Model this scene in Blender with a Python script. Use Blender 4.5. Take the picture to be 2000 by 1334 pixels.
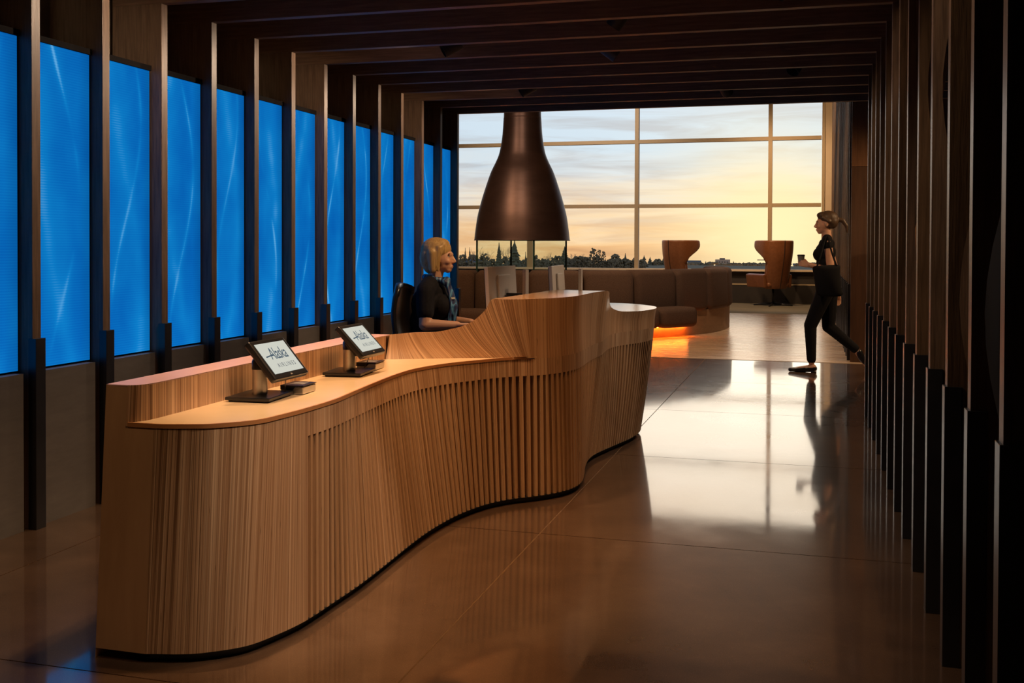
import bpy, bmesh, math, random
from mathutils import Vector, Matrix
random.seed(7)
PI = math.pi
for o in list(bpy.data.objects): bpy.data.objects.remove(o)
sc = bpy.context.scene
COL = sc.collection

# ------------------------------------------------------------------ camera
YAW, PIT, ROL, FPX = .2781, -.015, .0036, 2050.7
_F = Vector((-math.sin(YAW), math.cos(YAW), 0)); _R = Vector((math.cos(YAW), math.sin(YAW), 0)); _U = Vector((0, 0, 1))
F2 = _F*math.cos(PIT)+_U*math.sin(PIT); U2 = _U*math.cos(PIT)-_F*math.sin(PIT)
R3 = _R*math.cos(ROL)+U2*math.sin(ROL); U3 = U2*math.cos(ROL)-_R*math.sin(ROL)
cam = bpy.data.cameras.new('camera'); co = bpy.data.objects.new('camera', cam); COL.objects.link(co)
m = Matrix((R3, U3, -F2)).transposed().to_4x4(); m.translation = (0, 0, 1.3)
co.matrix_world = m
cam.sensor_width = 36; cam.lens = FPX/2000*36; cam.shift_y = -(667-509.4)/2000
cam.clip_start = .02; cam.clip_end = 3000
sc.camera = co

# ------------------------------------------------------------------ view
vs = sc.view_settings
vs.view_transform = 'Standard'; vs.look = 'None'; vs.exposure = 0.0; vs.gamma = 1; vs.use_curve_mapping = False

# ------------------------------------------------------------------ node helper
class NT:
    def __init__(s, tree): s.t = tree; s.n = tree.nodes; s.l = tree.links
    def add(s, typ, **kw):
        n = s.n.new(typ)
        for k, v in kw.items(): setattr(n, k, v)
        return n
    def set(s, sock, v):
        if hasattr(v, 'is_output') or isinstance(v, bpy.types.NodeSocket): s.l.new(v, sock)
        else: sock.default_value = v
    def math(s, op, a, b=0., c=None, clamp=False):
        n = s.add('ShaderNodeMath', operation=op); n.use_clamp = clamp
        s.set(n.inputs[0], a); s.set(n.inputs[1], b)
        if c is not None: s.set(n.inputs[2], c)
        return n.outputs[0]
    def mix(s, f, a, b, typ='MIX'):
        n = s.add('ShaderNodeMix', data_type='RGBA', blend_type=typ)
        s.set(n.inputs[0], f); s.set(n.inputs[6], a if not isinstance(a, tuple) else (*a[:3], 1)); s.set(n.inputs[7], b if not isinstance(b, tuple) else (*b[:3], 1))
        return n.outputs[2]
    def ramp(s, f, stops):
        n = s.add('ShaderNodeValToRGB'); e = n.color_ramp.elements
        while len(e) < len(stops): e.new(.5)
        for i, (p, c) in enumerate(stops): e[i].position = p; e[i].color = (*c, 1) if len(c) == 3 else c
        s.set(n.inputs[0], f); return n.outputs[0]
    def mapping(s, v, scale=(1, 1, 1), loc=(0, 0, 0), rot=(0, 0, 0)):
        n = s.add('ShaderNodeMapping'); s.set(n.inputs[0], v)
        n.inputs[1].default_value = loc; n.inputs[2].default_value = rot; n.inputs[3].default_value = scale
        return n.outputs[0]
    def noise(s, v, scale=5, detail=3, rough=.5, dist=0., col=False):
        n = s.add('ShaderNodeTexNoise'); s.set(n.inputs['Vector'], v)
        n.inputs['Scale'].default_value = scale; n.inputs['Detail'].default_value = detail
        n.inputs['Roughness'].default_value = rough; n.inputs['Distortion'].default_value = dist
        return n.outputs['Color' if col else 'Fac']
    def sep(s, v):
        n = s.add('ShaderNodeSeparateXYZ'); s.set(n.inputs[0], v); return n.outputs
    def comb(s, x, y, z):
        n = s.add('ShaderNodeCombineXYZ'); s.set(n.inputs[0], x); s.set(n.inputs[1], y); s.set(n.inputs[2], z); return n.outputs[0]
    def mr(s, v, a, b, c, d):
        n = s.add('ShaderNodeMapRange'); s.set(n.inputs[0], v)
        for i, q in enumerate((a, b, c, d)): n.inputs[i+1].default_value = q
        return n.outputs[0]
    def bump(s, h, strength=.2, dist=.01):
        n = s.add('ShaderNodeBump'); n.inputs['Strength'].default_value = strength; n.inputs['Distance'].default_value = dist
        s.set(n.inputs['Height'], h); return n.outputs[0]

# ------------------------------------------------------------------ sky (sunset behind thin cloud)
w = bpy.data.worlds.new('sunset_sky'); sc.world = w; w.use_nodes = True
N = NT(w.node_tree); N.n.clear()
gen = N.add('ShaderNodeTexCoord').outputs['Generated']
nrm = N.add('ShaderNodeVectorMath', operation='NORMALIZE'); N.l.new(gen, nrm.inputs[0]); D = nrm.outputs[0]
x_, y_, z_ = N.sep(D)
c1 = N.noise(N.mapping(D, (2.2, 2.2, 17), rot=(.03, .05, 0)), 3.2, 6, .58, .5)
c2 = N.noise(N.mapping(D, (3, 3, 32), loc=(3, 1, 2), rot=(0, .035, 0)), 2.5, 6, .58, .7)
ez = N.math('ADD', N.math('ADD', z_, .016), N.math('MULTIPLY', N.math('SUBTRACT', c1, .5), .085))
ez = N.math('ADD', ez, N.math('MULTIPLY', N.math('SUBTRACT', c2, .5), .022))
# sun azimuth seen low behind the right-hand panes
SUN = Vector((-.035, 1, .012)).normalized()
dt = N.add('ShaderNodeVectorMath', operation='DOT_PRODUCT'); N.l.new(D, dt.inputs[0]); dt.inputs[1].default_value = SUN
near = N.math('POWER', N.math('MAXIMUM', dt.outputs['Value'], 0.), 55.)
glow = N.math('POWER', N.math('MAXIMUM', dt.outputs['Value'], 0.), 300.)
ez2 = N.math('SUBTRACT', ez, N.math('MULTIPLY', near, .010))
fac = N.mr(ez2, -.06, .5, 0., 1.)
def zf(z): return (z+.06)/.56
base = N.ramp(fac, [(0, (.45, .26, .12)), (zf(-.012), (.62, .33, .15)), (zf(.006), (.80, .44, .19)), (zf(.022), (.90, .60, .32)), (zf(.05), (.82, .68, .52)),
                    (zf(.076), (.68, .70, .71)), (zf(.105), (.60, .70, .79)), (zf(.16), (.62, .71, .81)), (zf(.3), (.30, .40, .54)), (1, (.16, .24, .38))])
streak = N.mr(c2, .44, .66, 1.05, .82)
sky = N.mix(1., base, N.comb(N.math('POWER', streak, .7), N.math('POWER', streak, 1.1), N.math('POWER', streak, 1.3)), 'MULTIPLY')
sky = N.mix(glow, sky, (1.0, .80, .42), 'MIX')
sky = N.mix(N.math('MULTIPLY', near, .25), sky, (.52, .44, .30), 'ADD')
bg = N.add('ShaderNodeBackground'); N.l.new(sky, bg.inputs[0]); bg.inputs[1].default_value = 1.07
N.l.new(bg.outputs[0], N.add('ShaderNodeOutputWorld').inputs[0])
# the low sun, spread wide by thin cloud, just above the beam line
sun = bpy.data.lights.new('low_sun', 'SUN'); sun.energy = .074; sun.color = (1., .82, .60); sun.angle = math.radians(13)
so = bpy.data.objects.new('low_sun', sun); COL.objects.link(so)
so.rotation_euler = Vector((math.sin(-.065)*math.cos(.165), math.cos(-.065)*math.cos(.165), math.sin(.165))).to_track_quat('Z', 'Y').to_euler()

# ------------------------------------------------------------------ object helpers
def obj(name, me, parent=None, mat=None):
    o = bpy.data.objects.new(name, me); COL.objects.link(o)
    if parent: o.parent = parent
    if mat is not None and me is not None and not me.materials: me.materials.append(mat)
    return o
def tag(o, label=None, cat=None, group=None, kind=None):
    if label: o['label'] = label
    if cat: o['category'] = cat
    if group: o['group'] = group
    if kind: o['kind'] = kind
    return o
def thing(name, loc, label, cat, group=None, rz=0.):
    o = bpy.data.objects.new(name, None); COL.objects.link(o); o.location = loc; o.rotation_euler = (0, 0, rz)
    o.empty_display_size = .1
    return tag(o, label, cat, group)
class MB:
    """collects shapes; build() links ONE mesh object"""
    def __init__(s): s.v = []; s.f = []; s.uv = {}
    def box(s, x0, x1, y0, y1, z0, z1, M=None):
        b = len(s.v)
        p = [(x0,y0,z0),(x1,y0,z0),(x1,y1,z0),(x0,y1,z0),(x0,y0,z1),(x1,y0,z1),(x1,y1,z1),(x0,y1,z1)]
        s.v += [tuple(M @ Vector(q)) if M else q for q in p]
        s.f += [tuple(b+i for i in q) for q in ((0,3,2,1),(4,5,6,7),(0,1,5,4),(1,2,6,5),(2,3,7,6),(3,0,4,7))]
        return s
    def grid(s, rows, closed_u=False, closed_v=False, cap=False):
        b = len(s.v); nr = len(rows); nc = len(rows[0])
        for r in rows: s.v += [tuple(p) for p in r]
        for i in range(nr-(0 if closed_u else 1)):
            for j in range(nc-(0 if closed_v else 1)):
                i2 = (i+1) % nr; j2 = (j+1) % nc
                s.f.append((b+i*nc+j, b+i*nc+j2, b+i2*nc+j2, b+i2*nc+j))
        if cap:
            s.f.append(tuple(b+j for j in range(nc))[::-1]); s.f.append(tuple(b+(nr-1)*nc+j for j in range(nc)))
        return s
    def lathe(s, prof, c=(0, 0, 0), n=32, cap=True):
        rows = [[(c[0]+r*math.cos(2*PI*j/n), c[1]+r*math.sin(2*PI*j/n), c[2]+z) for j in range(n)] for r, z in prof]
        return s.grid(rows, closed_v=True, cap=cap)
    def tube(s, pts, r, n=8, cap=True):
        pts = [Vector(p) for p in pts]; rows = []
        rr = r if isinstance(r, (list, tuple)) else [r]*len(pts)
        for i, p in enumerate(pts):
            t = (pts[min(i+1, len(pts)-1)]-pts[max(i-1, 0)]).normalized()
            a = Vector((0, 0, 1)) if abs(t.z) < .9 else Vector((1, 0, 0))
            u = t.cross(a).normalized(); v = t.cross(u).normalized()
            rows.append([p+u*rr[i]*math.cos(2*PI*j/n)+v*rr[i]*math.sin(2*PI*j/n) for j in range(n)])
        return s.grid(rows, closed_v=True, cap=cap)
    def prism(s, poly, z0, z1):
        b = len(s.v); n = len(poly)
        s.v += [(x, y, z0) for x, y in poly]+[(x, y, z1) for x, y in poly]
        s.f.append(tuple(b+i for i in range(n))[::-1]); s.f.append(tuple(b+n+i for i in range(n)))
        for i in range(n):
            j = (i+1) % n; s.f.append((b+i, b+j, b+n+j, b+n+i))
        return s
    def mesh(s, name, mat=None, smooth=False, off=(0, 0, 0), bevel=0., fix=True, uv=None):
        me = bpy.data.meshes.new(name)
        me.from_pydata([(x-off[0], y-off[1], z-off[2]) for x, y, z in s.v], [], s.f)
        if uv:
            L = me.uv_layers.new(name='UVMap')
            for lp in me.loops: L.data[lp.index].uv = uv[lp.vertex_index]
        if fix or bevel:
            bm = bmesh.new(); bm.from_mesh(me)
            if fix: bmesh.ops.recalc_face_normals(bm, faces=bm.faces)
            if bevel: bmesh.ops.bevel(bm, geom=list(bm.edges), offset=bevel, segments=2, profile=.6, affect='EDGES', clamp_overlap=True)
            bm.to_mesh(me); bm.free()
        if smooth:
            for p in me.polygons: p.use_smooth = True
        if mat: me.materials.append(mat)
        return me
    def build(s, name, mat, parent=None, smooth=False, bevel=0., fix=True, uv=None, auto=None):
        off = parent.location if parent else (0, 0, 0)
        if parent and parent.parent: off = tuple(a+b for a, b in zip(parent.location, parent.parent.location))
        me = s.mesh(name, mat, smooth, off, bevel, fix, uv)
        if auto: me.set_sharp_from_angle(angle=math.radians(auto))
        return obj(name, me, parent)
def copy_tree(o, parent=None):
    c = o.copy(); COL.objects.link(c)
    if parent: c.parent = parent
    for ch in o.children: copy_tree(ch, c)
    return c
ORD = ['nearest', 'second', 'third', 'fourth', 'fifth', 'sixth', 'seventh', 'eighth', 'ninth', 'tenth', 'eleventh', 'twelfth', 'thirteenth', 'fourteenth', 'fifteenth', 'sixteenth', 'seventeenth']
def from_window(i): return 'nearest the window wall' if i == 0 else ORD[i]+' from the window wall'

# ------------------------------------------------------------------ materials
def mat(name, col=(.5, .5, .5), rough=.5, metal=0., spec=.5, coat=0., emit=None, es=1.):
    M = bpy.data.materials.new(name); M.use_nodes = True
    b = M.node_tree.nodes['Principled BSDF']
    b.inputs['Base Color'].default_value = (*col, 1); b.inputs['Roughness'].default_value = rough
    b.inputs['Metallic'].default_value = metal; b.inputs['Specular IOR Level'].default_value = spec
    b.inputs['Coat Weight'].default_value = coat
    if emit: b.inputs['Emission Color'].default_value = (*emit, 1); b.inputs['Emission Strength'].default_value = es
    return M
def matn(name, **kw):
    M = mat(name, **kw); N = NT(M.node_tree); b = M.node_tree.nodes['Principled BSDF']
    return M, N, b
def noisy(name, c1, c2, scale=(1, 1, 1), ns=6., rough=.5, detail=4, bumpv=.0, spec=.5, coords='Object', metal=0., coat=0.):
    M, N, b = matn(name, rough=rough, spec=spec, metal=metal, coat=coat)
    tc = N.add('ShaderNodeTexCoord').outputs[coords]
    f = N.noise(N.mapping(tc, scale), ns, detail, .6)
    N.set(b.inputs['Base Color'], N.ramp(f, [(.3, c1), (.7, c2)]))
    if bumpv: N.set(b.inputs['Normal'], N.bump(f, bumpv, .004))
    return M
M_oak = noisy('dark_stained_oak', (.085, .050, .032), (.19, .118, .075), (14, 14, .9), 5, .42, 6, .35)
M_oakr = noisy('warm_stained_oak', (.075, .042, .021), (.155, .090, .048), (14, 14, .9), 5, .40, 6, .35)
M_beam = noisy('dark_oak_beam', (.090, .050, .032), (.20, .118, .075), (.8, 14, 14), 5, .45, 6, .35)
M_black = noisy('blackened_steel', (.010, .010, .012), (.018, .017, .020), (1, 1, 1), 8, .32, 3, 0, .6)
M_panel = noisy('charcoal_metal_panel', (.100, .088, .080), (.128, .112, .102), (2, 2, 9), 3, .42, 4, 0, .5)
M_dark = noisy('dark_painted_wall', (.016, .012, .011), (.024, .018, .015), (1, 1, 1), 3, .7)
M_void = mat('black_void_wall', (.006, .005, .005), .9, 0, .1)
M_back = noisy('taupe_wall', (.24, .205, .15), (.28, .24, .18), (1, 1, 1), 3, .7)
M_cream = noisy('cream_plaster', (.62, .50, .36), (.68, .56, .42), (1, 1, 1), 3, .7)
M_frame = mat('bronze_window_frame', (.42, .32, .20), .5, 0.)
M_chrome = mat('brushed_aluminium', (.62, .60, .58), .32, 1.)
M_blk = mat('black_plastic', (.012, .012, .014), .28)
M_blkmatte = mat('matte_black_plastic', (.015, .014, .015), .55)
M_grey = mat('grey_plastic', (.22, .20, .18), .4)
M_leather = noisy('tan_leather', (.20, .075, .03), (.26, .10, .042), (1, 1, 1), 20, .38, 4, .1)
M_fabric = noisy('brown_wool_fabric', (.070, .040, .027), (.100, .060, .042), (1, 1, 1), 90, .92, 3, .25, .2)
M_skin = mat('skin', (.62, .34, .22), .5); M_skin.node_tree.nodes['Principled BSDF'].inputs['Subsurface Weight'].default_value = .08
M_navy = noisy('dark_navy_cloth', (.008, .008, .011), (.014, .013, .017), (1, 1, 1), 60, .85, 3, .1, .2)
M_ribfab = mat('black_knit_cloth', (.008, .008, .01), .9, 0, .2)
M_hairb = noisy('blonde_hair', (.30, .17, .055), (.62, .41, .17), (30, 30, 2.0), 4, .45, 5, .3)
M_hairb2 = noisy('brown_hair', (.05, .028, .016), (.10, .058, .032), (30, 30, 2), 4, .5, 5, .3)

# plywood laminate seen on edge: uv.x = run along the desk in metres, uv.y = height
def ply(name, lo, mid, hi, contrast=1., rough=.38):
    M, N, b = matn(name, rough=rough, spec=.45)
    uv = N.add('ShaderNodeTexCoord').outputs['UV']
    fine = N.noise(N.mapping(uv, (185, .55, 1)), 1., 2, .5)
    ply_ = N.noise(N.mapping(uv, (70, .10, 1), loc=(5, 0, 0)), 1., 1, .5)
    sheet = N.noise(N.mapping(uv, (9, .05, 1), loc=(2, 3, 0)), 1., 2, .6)
    grain = N.noise(N.mapping(uv, (420, 6, 1)), 1., 3, .6)
    f = N.math('ADD', N.math('MULTIPLY', fine, .50*contrast), N.math('MULTIPLY', ply_, .38*contrast))
    f = N.math('ADD', f, N.math('MULTIPLY', sheet, .30)); f = N.math('ADD', f, N.math('MULTIPLY', grain, .14))
    c0 = .66-.44*(1-contrast)
    col = N.ramp(N.math('ADD', N.math('SUBTRACT', f, .66), .5+.44*(1-contrast)), [(.33, lo), (.47, mid), (.66, hi)])
    ln = N.noise(N.mapping(uv, (300, .25, 1), loc=(8, 4, 0)), 1., 1, .5)
    zone = N.noise(N.mapping(uv, (3.1, .05, 1), loc=(4.3, 1, 0)), 1., 1, .5)
    col = N.mix(N.math('MULTIPLY', N.mr(ln, .50, .60, 0, .75), N.mr(zone, .38, .58, 1., .35)), col, tuple(q*.55 for q in lo))
    knot = N.noise(N.mapping(uv, (210, 9, 1), loc=(1, 9, 0)), 1., 2, .5)
    col = N.mix(N.mr(knot, .70, .76, 0, .85), col, (.05, .02, .008))
    N.set(b.inputs['Base Color'], col)
    N.set(b.inputs['Normal'], N.bump(N.math('ADD', fine, ply_), .25, .002))
    return M
M_ply = ply('birch_plywood_edge', (.15, .066, .028), (.43, .25, .14), (.66, .45, .29))
M_ply2 = ply('birch_plywood_edge_upper', (.22, .105, .045), (.46, .26, .14), (.64, .42, .26), .9, .34)
M_rib = ply('birch_plywood_rib', (.24, .12, .055), (.43, .25, .13), (.60, .40, .25), .8, .42)
M_vene = noisy('birch_veneer', (.46, .27, .15), (.53, .32, .18), (6, 6, .8), 4, .42, 5)
M_ledge = noisy('light_tinted_birch_ledge', (.74, .46, .40), (.80, .50, .43), (6, 1, 1), 4, .35, 5)  # pink cast from blue panels and warm lamps put into the birch colour
M_count = noisy('cream_solid_counter', (.70, .52, .33), (.76, .57, .37), (1, 1, 1), 3, .22, 3, 0, .5)
M_edge = mat('orange_counter_edge', (.45, .20, .08), .4)

# polished concrete
def concrete(name, a, b_, c, rbase=.035):
    M, N, b = matn(name, rough=.2, spec=.5, coat=0)
    P = N.add('ShaderNodeNewGeometry').outputs['Position']
    n1 = N.noise(N.mapping(P, (1, 1, 1)), 1.1, 6, .62, .8)
    n2 = N.noise(N.mapping(P, (1, 1, 1), loc=(7, 2, 0)), 3.8, 6, .65, .3)
    n3 = N.noise(P, 260, 2, .6)
    f = N.math('ADD', N.math('MULTIPLY', n1, .6), N.math('MULTIPLY', n2, .4))
    col = N.ramp(f, [(.34, a), (.52, b_), (.68, c)])
    col = N.mix(N.mr(n3, .55, .75, 0, .35), col, (.32, .20, .11))
    N.set(b.inputs['Base Color'], col)
    N.set(b.inputs['Roughness'], N.mr(N.math('ADD', n2, N.math('MULTIPLY', n1, .5)), .45, 1.05, rbase, rbase+.06))
    scr = N.noise(N.mapping(P, (26, 5, 1), rot=(0, 0, .5)), 6, 4, .6)
    N.set(b.inputs['Normal'], N.bump(N.math('ADD', N.math('MULTIPLY', n2, .6), N.math('MULTIPLY', scr, .12)), .006, .02))
    b.inputs['Coat Weight'].default_value = .35; b.inputs['Coat Roughness'].default_value = .30; b.inputs['Coat IOR'].default_value = 1.6
    b.inputs['IOR'].default_value = 3.0; b.inputs['Specular Tint'].default_value = (1., .87, .70, 1)
    return M
M_conc = concrete('polished_concrete', (.052, .030, .019), (.086, .050, .032), (.130, .080, .052))
M_joint = mat('joint_filler', (.36, .22, .12), .6)
def lounge_floor():
    M, N, b = matn('wood_look_floor', rough=.28, spec=.6)
    P = N.add('ShaderNodeNewGeometry').outputs['Position']
    n1 = N.noise(N.mapping(P, (.55, 7, 1)), 2.5, 5, .6); n2 = N.noise(P, .8, 3, .5)
    f = N.math('ADD', N.math('MULTIPLY', n1, .6), N.math('MULTIPLY', n2, .4))
    N.set(b.inputs['Base Color'], N.ramp(f, [(.36, (.34, .22, .13)), (.64, (.52, .36, .22))]))
    N.set(b.inputs['Roughness'], N.mr(n1, .3, .7, .17, .32))
    N.set(b.inputs['Normal'], N.bump(n1, .12, .01)); b.inputs['IOR'].default_value = 2.8; b.inputs['Specular Tint'].default_value = (1., .85, .66, 1)
    return M
M_lfl = lounge_floor()
M_carpet = noisy('grey_striped_carpet', (.13, .12, .09), (.26, .23, .17), (.6, 9, 1), 3, .95, 5, .3, .1)

def glass(name, tint=(1, 1, 1), refl=.06):
    M = bpy.data.materials.new(name); M.use_nodes = True; N = NT(M.node_tree); N.n.clear()
    t = N.add('ShaderNodeBsdfTransparent'); t.inputs[0].default_value = (*tint, 1)
    g = N.add('ShaderNodeBsdfGlossy'); g.inputs['Roughness'].default_value = .02
    lw = N.add('ShaderNodeLayerWeight'); lw.inputs[0].default_value = .5
    mx = N.add('ShaderNodeMixShader'); N.l.new(N.math('ADD', N.math('MULTIPLY', N.math('POWER', lw.outputs['Facing'], 5.), .5), refl, clamp=True), mx.inputs[0])
    N.l.new(t.outputs[0], mx.inputs[1]); N.l.new(g.outputs[0], mx.inputs[2])
    N.l.new(mx.outputs[0], N.add('ShaderNodeOutputMaterial').inputs[0])
    return M
M_glass = glass('window_glass', (.98, .985, .98), .0)
M_glass2 = glass('fireplace_glass', (.95, .98, .96), .01)
M_glassedge = mat('green_glass_edge', (.03, .07, .055), .2)

def led():
    M = bpy.data.materials.new('blue_light_panel'); M.use_nodes = True; N = NT(M.node_tree); N.n.clear()
    tc = N.add('ShaderNodeTexCoord').outputs['Generated']; _, u, v = N.sep(tc)
    rnd = N.add('ShaderNodeObjectInfo').outputs['Random']
    def streak(amp, fr, ph, wd, off):
        c = N.math('ADD', off, N.math('MULTIPLY', N.math('SINE', N.math('ADD', N.math('MULTIPLY', v, fr), N.math('MULTIPLY', rnd, ph))), amp))
        d = N.math('MULTIPLY', N.math('SUBTRACT', u, c), wd)
        return N.math('DIVIDE', 1., N.math('ADD', 1., N.math('MULTIPLY', d, d)))
    fade = N.noise(N.comb(N.math('MULTIPLY', rnd, 31.), 0., N.math('MULTIPLY', v, 2.6)), 1.2, 2, .5)
    s1 = N.math('MULTIPLY', streak(.30, 4.6, 37., 34, .52), N.mr(fade, .40, .66, 0., .55))
    s2 = N.math('MULTIPLY', streak(.34, 3.2, 71., 7, .48), N.mr(fade, .35, .65, .38, .10))
    big = N.noise(N.comb(N.math('ADD', u, N.math('MULTIPLY', rnd, 9.)), 0., N.math('MULTIPLY', v, 2.)), 1.6, 2, .5)
    lines = N.math('MULTIPLY', N.math('SINE', N.math('MULTIPLY', v, 2*PI*120)), .05)
    edge = N.math('MULTIPLY', N.mr(u, .80, .98, 1., .80), N.mr(v, .0, .3, 1.1, 1.))
    f = N.math('ADD', N.math('ADD', N.mr(big, .3, .7, .18, .46), lines), N.math('ADD', s1, s2))
    col = N.ramp(f, [(0, (.001, .072, .36)), (.30, (.002, .128, .46)), (.60, (.004, .20, .56)), (1, (.12, .42, .76))])
    col = N.mix(1., col, N.comb(edge, edge, edge), 'MULTIPLY')
    e = N.add('ShaderNodeEmission'); N.l.new(col, e.inputs[0]); e.inputs[1].default_value = 1.0
    N.l.new(e.outputs[0], N.add('ShaderNodeOutputMaterial').inputs[0])
    return M
M_led = led()

# ------------------------------------------------------------------ dimensions
XL, XR, ZC = -3.39, .405, 2.60
def FY(k): return 3.97+.4925*k
K0, K1, KR = -4, 12, 9
TH = .055
YEND = FY(K1)+.12
YW = 24.565

# ------------------------------------------------------------------ floor
fl = MB().box(-12, 4.5, -5, 12.2, -.10, -.006).build('floor', M_joint); tag(fl, kind='structure')
xs = [-12, -10.52, -8.65, -6.78, -4.91, -3.04, -1.17, .70, 2.57, 4.5]
ys = [-5, -2.91, -1.04, .83, 2.70, 4.57, 6.44, 8.31, 10.18, 12.2]
G = .0028
for i in range(len(xs)-1):
    for j in range(len(ys)-1):
        if xs[i] < -5 and ys[j] < 9: continue
        MB().box(xs[i]+G, xs[i+1]-G, ys[j]+G, ys[j+1]-G, -.006, 0).build('slab', M_conc, fl)
lf = MB().box(-12, 4.5, 12.2, 20.74, -.1, 0).build('floor_lounge', M_lfl); tag(lf, kind='structure')
cf = MB().box(-12, 4.5, 20.74, YW+.3, -.1, .006).build('floor_carpet', M_carpet); tag(cf, kind='structure')
tag(MB().box(-12, 4.5, 12.192, 12.208, -.02, .003).build('trim_1', M_frame), kind='structure')

# ------------------------------------------------------------------ shell of corridor
wl = MB().box(-4.0, -3.72, -5, YEND, 0, 3.3).build('wall_left', M_back); tag(wl, kind='structure')
tag(MB().box(-12, -3.72, YEND-.0, YEND+.12, 0, 5.3).build('wall_left_lounge_near', M_dark), kind='structure')
tag(MB().box(1.0, 1.2, -5, FY(KR)+.2, 0, 3.3).build('wall_right', M_void), kind='structure')
tag(MB().box(-4, 4.5, -5.2, -5, 0, 3.3).build('wall_back', M_dark), kind='structure')
tag(MB().box(-4, 4.5, -5, YEND, 3.2, 3.35).build('ceiling', M_dark), kind='structure')
tag(MB().box(-3.72, 4.5, YEND, YEND+.15, 2.97, 5.3).build('wall_bulkhead', M_dark), kind='structure')
tag(MB().box(-12, 4.5, YEND, YW+.4, 5.15, 5.35).build('ceiling_lounge', M_cream), kind='structure')
tag(MB().box(-12.2, -12, YEND, YW+.4, 0, 5.3).build('wall_left_lounge', M_cream), kind='structure')
# right hall beyond the frames
tag(MB().box(4.4, 4.6, 8.5, 12.6, 0, 5.3).build('wall_right_hall', M_dark), kind='structure')
tag(MB().box(1.0, 4.4, FY(KR)+.2, FY(KR)+.3, 0, 3.3).build('wall_right_hall_near', M_dark), kind='structure')
we = MB().box(.47, 4.4, 12.40, 12.6, 0, 5.15).build('wall_end_hall', M_dark); tag(we, kind='structure')
M_woodpanel = noisy('walnut_wall_panel', (.13, .058, .024), (.20, .095, .042), (9, 9, .7), 4, .45, 6, .1)
M_woodpanel2 = noisy('dark_walnut_wall_panel', (.060, .028, .014), (.095, .045, .022), (9, 9, .7), 4, .45, 6, .1)
xx = .42
while xx < 4.3:
    MB().box(xx+.002, xx+1.198, 12.37, 12.40, 2.195, 5.1).build('panel', M_woodpanel, we)
    MB().box(xx+.002, xx+1.198, 12.37, 12.40, .0, 2.19).build('panel', M_woodpanel2, we)
    xx += 1.2
# screen of slats on the lounge's right wall
wr2 = MB().box(.60, .75, 12.6, YW, 0, 5.15).build('wall_right_lounge', M_dark); tag(wr2, kind='structure')
sl = MB().box(.405, .60, 0, .05, 0, 5.1).mesh('slat', M_oakr)
gd = MB().box(.392, .45, -.008, .052, .0, .87).mesh('slat_guard', M_black)
yy = 12.55
while yy < 23.9:
    o = obj('slat', sl, wr2); o.location = (0, yy, 0); g = obj('metal_guard', gd, wr2); g.location = (0, yy, 0); yy += .4925

# wall panels between the posts on the left (dark base) and blue light panels
for k in range(K0, K1):
    y0, y1 = FY(k)+TH+.004, FY(k+1)-.004
    MB().box(-3.70, -3.41, y0, y1-.03, .0, .712).build('panel', M_panel, wl)
    i = K1-1-k
    if k < -1: continue
    t = thing('light_panel', (-3.46, (y0+y1)/2, .72), 'tall glowing blue light panel, %s' % from_window(i), 'light panel', 'blue light panels between the posts')
    MB().box(-3.70, -3.463, y0, y1, .715, 2.265).build('housing', M_void, t)
    MB().box(-3.4629, -3.456, y0+.004, y1-.012, .722, 2.235).build('screen', M_led, t)
    MB().box(-3.463, -3.45, y0, y1, 2.237, 2.265).build('top_rail', M_void, t)

# ------------------------------------------------------------------ portal frames
post = MB().box(XL-.31, XL, 0, TH, 0, ZC).mesh('post', M_oak, off=(-1.5, 0, 0), bevel=.002)
guard = MB().box(XL-.02, XL+.022, -.004, TH+.004, 0, .868).mesh('metal_guard', M_black, off=(-1.5, 0, 0), bevel=.0015)
beam = MB().box(XL-.31, XR+.35, 0, TH, ZC, ZC+.36).mesh('beam', M_beam, off=(-1.5, 0, 0), bevel=.002)
beam2 = MB().box(XL-.31, XR+.78, 0, TH, ZC, ZC+.36).mesh('beam', M_beam, off=(-1.5, 0, 0), bevel=.002)
rguard = MB().box(XR-.008, XR+.042, -.005, TH+.003, 0, .868).mesh('metal_guard', M_black, off=(-1.5, 0, 0), bevel=.0015)
random.seed(11)
for k in range(K0, K1+1):
    i = K1-k
    t = thing('portal_frame', (-1.5, FY(k), 0), 'dark oak post and ceiling beam frame spanning the corridor, %s' % from_window(i), 'timber frame', 'oak portal frames lining the corridor')
    obj('post', post, t); obj('metal_guard', guard, t)
    obj('beam', beam if k <= KR else beam2, t)
    if k <= KR:
        zc = 1.55+.5*math.sin(k*1.35+.6); hw = .75; ph = random.uniform(-.1, .1)
        mb = MB(); rows = []
        nz = 30
        for q in range(nz+1):
            z = ZC*q/nz; s = max(-1., min(1., (z-zc-ph)/hw)); d = .16-.128*math.cos(s*PI/2)**2
            rows.append([(XR, 0, z), (XR+d, 0, z), (XR+d, TH, z), (XR, TH, z)])
        mb.grid(rows, closed_v=True, cap=True)
        me = mb.mesh('curved_fin', M_oakr if random.random() < .75 else M_oak, off=(-1.5, 0, 0))
        obj('curved_fin', me, t); obj('metal_guard', rguard, t)

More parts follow.
